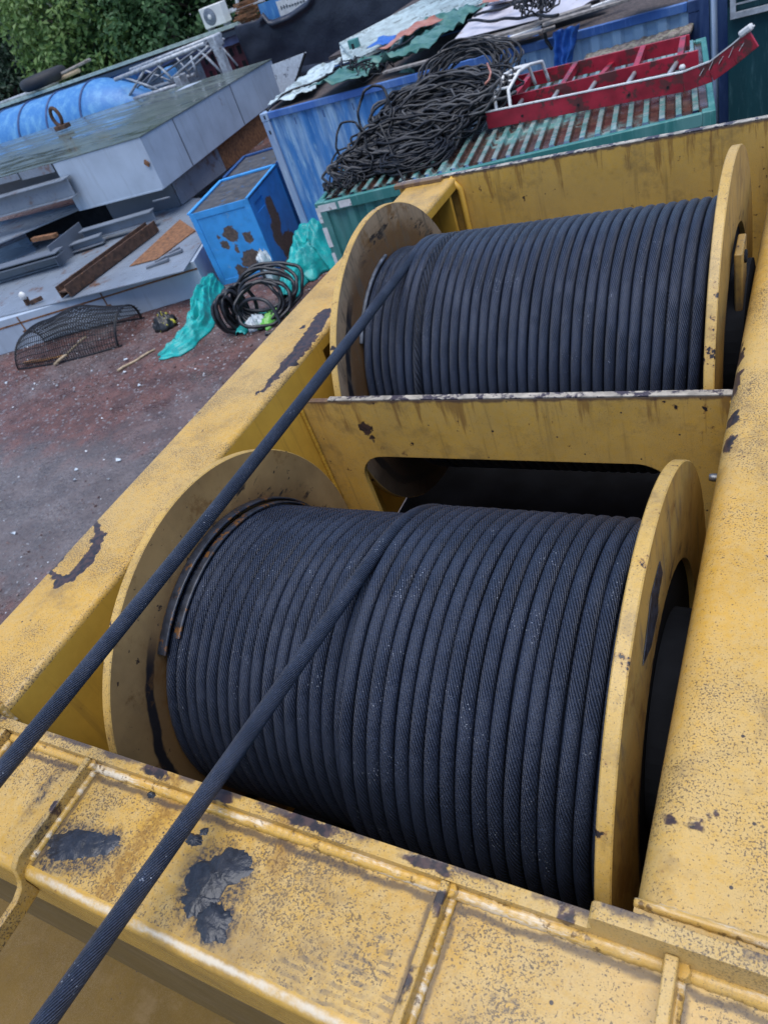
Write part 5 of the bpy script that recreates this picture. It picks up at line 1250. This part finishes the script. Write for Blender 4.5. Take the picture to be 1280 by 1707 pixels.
# things on the shed roof
ty = thing('old_tyre', WY(78, 134, 24.5), 'old black tyre lying on the shed roof', 'tyre'); p = WY(78, 140, 22.9)
m_ = MB(); P = [p + V(.72 * math.cos(R(k * 12)), .72 * math.sin(R(k * 12)), .2) for k in range(30)]; m_.tube(P, .21, 12, closed=True); m_.build('casing', M['tyre'], ty)
m_ = MB(); m_.lathe([(.10, .5), (.16, .56), (.24, .56), (.30, .5)], p, 'Z', 30); m_.build('rim', M['steel_d'], ty)
for a, c, r_, mt, lab in (((48, 150), (150, 98), .05, 'timber', 'dark pole leaning over the shed roof edge beside the tyre'), ((0, 172), (96, 136), .06, 'galv', 'grey pipe along the left end of the shed roof'), ((0, 184), (60, 158), .05, 'sheet_w', 'pale pipe on the shed eave below the tyre'), ((20, 176), (210, 104), .03, 'steel_d', 'thin dark rod along the shed eave'), ((0, 192), (150, 134), .025, 'steel_d', 'thin dark rod below the pale pipe on the eave'), ((92, 134), (132, 116), .07, 'stick', 'short brown pole end beside the dark pole')):
    m_ = MB(); m_.tube([WY(*a, 23.0), WY(*c, 23.0)], r_, 8); tag(m_.build('roof_pole', M[mt]), lab, 'pole', 'poles on the shed roof')
# rusty bundle and beams above the black screen
rbn = thing('rusty_bundle', WY(411, 20, 22.4), 'rust-brown bundle of scrap above the black screen', 'scrap'); p = WY(411, 20, 22.5)
m_ = MB()
for k in range(12): m_.bar(p + V(-.42, rnd(-.2, .2), -.28 + k * .05), p + V(.40 + rnd(-.05, .05), rnd(-.2, .2), -.26 + k * .05), .06, .045)
m_.build('strips', M['rust_bright'], rbn); m_ = MB(); m_.bar(V(p.x, p.y + .3, 0), p + V(0, .3, -.2), .1, .1, up=(0, 1, 0)); m_.build('stand', M['steel_d'], rbn)
for a, c, w_, mt, lab in (((376, 20), (440, -2), .10, 'galv', 'pale beam above the rust-brown bundle'), ((438, 12), (486, -8), .14, 'rust_bright', 'brown timber beam behind the sign board'), ((398, 22), (394, -8), .08, 'white', 'white upright beside the rust-brown bundle')):
    m_ = MB(); m_.bar(WY(*a, 22.9), WY(*c, 22.9), w_, w_, up=(0, .3, 1) if mt != 'white' else (0, 1, 0)); tag(m_.build('roof_beam', M[mt]), lab, 'beam')
sg = thing('sign_board', WY(480, 18, 22.5), 'white and pale blue sign board half hidden by the black screen', 'sign'); a = WY(446, 26, 22.4); c = WY(520, 4, 22.4)
m_ = MB(); m_.box(a.x - .2, c.x + .6, 22.40, 22.43, 2.5, 3.30); m_.build('board', M['tank'], sg)
m_ = MB(); m_.box(a.x + .45, c.x - .1, 22.385, 22.3995, 2.78, 3.22); m_.build('white_field', M['white'], sg)
m_ = MB()
for k in range(9):
    x = a.x + .55 + k * .10; hh = .10 if k < 3 else .06
    m_.box(x, x + .05, 22.380, 22.3845, 2.98, 2.98 + hh); m_.box(x + .0, x + .075, 22.380, 22.3845, 2.97 + hh / 2, 2.98 + hh / 2 + .012)
m_.build('faded_letters', M['steel_d'], sg)
bs = thing('black_screen', (-11, 22, 0), 'tall black tarpaulin screen behind the containers', 'screen')
def topz(x):
    pts = [(-15.95, 3.02), (-15.0, 2.98), (-14.75, 3.12), (-14.6, 2.86), (-13.9, 2.88), (-13.2, 3.02), (-12.7, 3.35), (-12.2, 3.9), (-5, 4.4), (4, 4.4)]
    for (xa_, za_), (xb_, zb_) in zip(pts[:-1], pts[1:]):
        if xa_ <= x <= xb_: return za_ + (zb_ - za_) * (x - xa_) / (xb_ - xa_)
    return 3
def scr(i, j):
    x = -15.95 + 19.9 * i; z = topz(x) * j
    bag = .10 * mnoise.noise(Vector((x * .8, z * 1.0, 0))) + .05 * mnoise.noise(Vector((x * 3, z * 2.2, 4)))
    fold = -.16 * math.exp(-((z - (topz(x) - .10)) / .07) ** 2) if x < -13 and x > -15 else 0
    return V(x, 21.95 + bag + fold, z)
m_ = MB(); m_.grid(150, 50, scr); m_.build('tarpaulin', M['black_tarp_and_shade'], bs, solid=.01)
m_ = MB()
for x in (-15.9, -12.2, -8, -4): m_.tube([(x, 22.2, 0), (x, 22.2, topz(x))], .05, 8)
m_.build('post', M['steel_d'], bs)
# the overhead wire
m_ = MB(); P = [WY(-30, 36, 30).lerp(WY(96, 8, 34), k / 12) + V(0, 0, -.12 * math.sin(PI * k / 12)) for k in range(13)]; m_.tube(P, .022, 6); tag(m_.build('overhead_wire', M['cable_g']), 'thin pale wire crossing in front of the trees', 'wire')

# ================================================================== trees
def leafmat(name, col, col2):
    s = NT(name)
    r = s.island()
    c = s.mix(r, col, col2)
    m = s.out(c, .5, 0, None, .35)
    s.put(s.b.inputs['Transmission Weight'], 0.0)
    tr = s.new('ShaderNodeBsdfTranslucent'); s.put(tr.inputs['Color'], s.mix(.5, c, tuple(min(1, x * 1.6) for x in col2)))
    mx = s.new('ShaderNodeMixShader'); mx.inputs[0].default_value = .3
    s.l.new(s.b.outputs[0], mx.inputs[1]); s.l.new(tr.outputs[0], mx.inputs[2]); s.l.new(mx.outputs[0], s.n['Material Output'].inputs['Surface'])
    return m
LM = {'dark': leafmat('dark_leaves', (.012, .030, .018), (.030, .062, .032)), 'mid': leafmat('mid_leaves', (.035, .085, .032), (.08, .16, .058)), 'lite': leafmat('light_leaves', (.06, .125, .035), (.15, .23, .065)), 'pale': leafmat('pale_leaves', (.07, .12, .06), (.13, .18, .09))}
M['bark'] = simple('bark', (.06, .045, .035), .9, .4, 5)
def tree(x, y, h, rx, kind, label, seed, n=150, leaf=.30, zlow=.12):
    rs_ = random.Random(seed)
    t = thing('leafy_tree', (x, y, 0), label, 'tree', 'trees behind the shed')
    m_ = MB(); P = [V(x, y, 0), V(x + .2, y, h * .25), V(x - .1, y + .2, h * .5), V(x, y, h * .8)]; m_.tube(P, .3, 8, rs=[.28, .22, .15, .05])
    for k in range(9):
        a = rs_.uniform(0, 6.28); z = h * rs_.uniform(.25, .7); q = rx * rs_.uniform(.4, .85)
        m_.tube([V(x, y, z), V(x + q * .5 * math.cos(a), y + q * .5 * math.sin(a), z + q * .35), V(x + q * math.cos(a), y + q * math.sin(a), z + q * .5)], .08, 6, rs=[.10, .06, .02])
    m_.build('trunk', M['bark'], t)
    m_ = MB()
    for k in range(n):
        a = rs_.uniform(0, 6.28); ph = rs_.uniform(-1, 1); rr = rs_.uniform(.35, 1.0) ** .5
        e = 1 + .25 * mnoise.noise(Vector((math.cos(a) * 1.5 + seed, math.sin(a) * 1.5, ph * 2)))
        cz_ = h * (zlow + (1 - zlow) * (.5 + .5 * ph)); cr = rx * math.sqrt(max(0, 1 - (ph * .92) ** 2)) * rr * e
        c = V(x + cr * math.cos(a), y + cr * math.sin(a), cz_); cs = rx * rs_.uniform(.16, .30)
        outd = V(math.cos(a) * .7, math.sin(a) * .7, .4 + ph * .5)
        for j in range(rs_.randint(34, 52)):
            d = Vector((rs_.gauss(0, 1), rs_.gauss(0, 1), rs_.gauss(0, .75))); d = d.normalized() * (cs * rs_.uniform(.5, 1.05))
            p = c + d; nrm = (d.normalized() + outd * .5 + Vector((0, 0, .6)) + Vector((rs_.uniform(-.6, .6), rs_.uniform(-.6, .6), rs_.uniform(-.6, .6)))).normalized()
            u = nrm.orthogonal().normalized(); u = (Matrix.Rotation(rs_.uniform(0, 6.28), 3, nrm) @ u); w = nrm.cross(u); s_ = leaf * rs_.uniform(.6, 1.25)
            n0 = len(m_.v); m_.v += [p - u * s_ * .5, p - w * s_ * .28 + nrm * .02, p + u * s_ * .5 - nrm * s_ * .12, p + w * s_ * .28 + nrm * .02]; m_.face((n0, n0 + 1, n0 + 2, n0 + 3))
    m_.build('crown', LM[kind], t, fix=False)
def tp(u, y): p = WY(u, 90, y); return p.x
tree(tp(-10, 31), 31, 7.2, 3.6, 'dark', 'dark dense tree at the far left behind the tyre', 1, 190, .30)
tree(tp(62, 33), 33, 7.4, 3.2, 'dark', 'dark tree just left of the bright green one', 2, 170, .30)
tree(tp(150, 30), 30, 7.0, 3.4, 'lite', 'bright yellow-green tree behind the middle of the shed roof', 3, 200, .30)
tree(tp(228, 31.5), 31.5, 8.4, 3.2, 'mid', 'mid green tree right of the bright one', 4, 190, .30)
tree(tp(298, 31), 31, 8.6, 3.2, 'mid', 'mid green tree behind the air conditioner', 5, 190, .28)
tree(tp(372, 33), 33, 8.8, 3.2, 'mid', 'green tree behind the rust-brown bundle', 6, 170, .30)
tree(tp(200, 40), 40, 11, 4.5, 'dark', 'tall dark tree far behind the bright green tree', 7, 190, .4)
tree(tp(310, 40), 40, 12, 4.5, 'dark', 'tall dark tree far behind the air conditioner', 8, 190, .4)
tree(tp(0, 46), 46, 12.2, 5.5, 'pale', 'pale tree farthest back at the left', 9, 200, .42)
tree(tp(120, 44), 44, 9.6, 4.5, 'pale', 'pale tree below the gap of sky', 10, 170, .42)
tree(tp(440, 36), 36, 9.5, 3.8, 'dark', 'dark tree behind the sign board', 11, 150, .35)
tree(tp(60, 40), 40, 8.6, 4.5, 'dark', 'wide dark tree filling the gap at the left', 12, 170, .4)

# ================================================================== light, sky, camera
w = D.worlds.new('World'); SC.world = w; w.use_nodes = True
nt = w.node_tree; bg = nt.nodes['Background']
sky = nt.nodes.new('ShaderNodeTexSky'); sky.sky_type = 'NISHITA'; sky.sun_disc = False
SUN_EL, SUN_AZ = R(79), R(160)     # azimuth clockwise from +Y
sky.sun_elevation = SUN_EL; sky.sun_rotation = SUN_AZ; sky.air_density = 1.0; sky.dust_density = 1.2; sky.ozone_density = 1.0
tint = nt.nodes.new('ShaderNodeMix'); tint.data_type = 'RGBA'; tint.blend_type = 'MULTIPLY'; tint.inputs[0].default_value = 1; tint.inputs[7].default_value = (.88, .98, 1.14, 1)
nt.links.new(sky.outputs[0], tint.inputs[6]); nt.links.new(tint.outputs[2], bg.inputs['Color']); bg.inputs['Strength'].default_value = .085
sd = Vector((math.sin(SUN_AZ) * math.cos(SUN_EL), math.cos(SUN_AZ) * math.cos(SUN_EL), math.sin(SUN_EL)))
sl = D.lights.new('sun', 'SUN'); sl.energy = 1.5; sl.angle = R(60); sl.color = (1, .985, .965)
so = D.objects.new('sun', sl); COL.objects.link(so); so.location = (0, 0, 30); so.rotation_euler = sd.to_track_quat('Z', 'Y').to_euler()
cam = D.cameras.new('camera'); co = D.objects.new('camera', cam); COL.objects.link(co)
cx_, cy_, cz_ = [Vector([r_[k] for r_ in ROWS]) for k in range(3)]
mx = Matrix.Identity(4)
for k in range(3): mx[k][0] = cx_[k]; mx[k][1] = -cy_[k]; mx[k][2] = -cz_[k]
mx.translation = EYE; co.matrix_world = mx
cam.sensor_fit = 'HORIZONTAL'; cam.sensor_width = 36; cam.lens = 36 * FPX / 1280
cam.clip_start = .02; cam.clip_end = 2000
cam.dof.use_dof = True; cam.dof.focus_distance = 1.45; cam.dof.aperture_fstop = 11
SC.camera = co
SC.view_settings.view_transform = 'Standard'; SC.view_settings.look = 'None'; SC.view_settings.gamma = 1; SC.view_settings.use_curve_mapping = False
SC.view_settings.exposure = 1.2
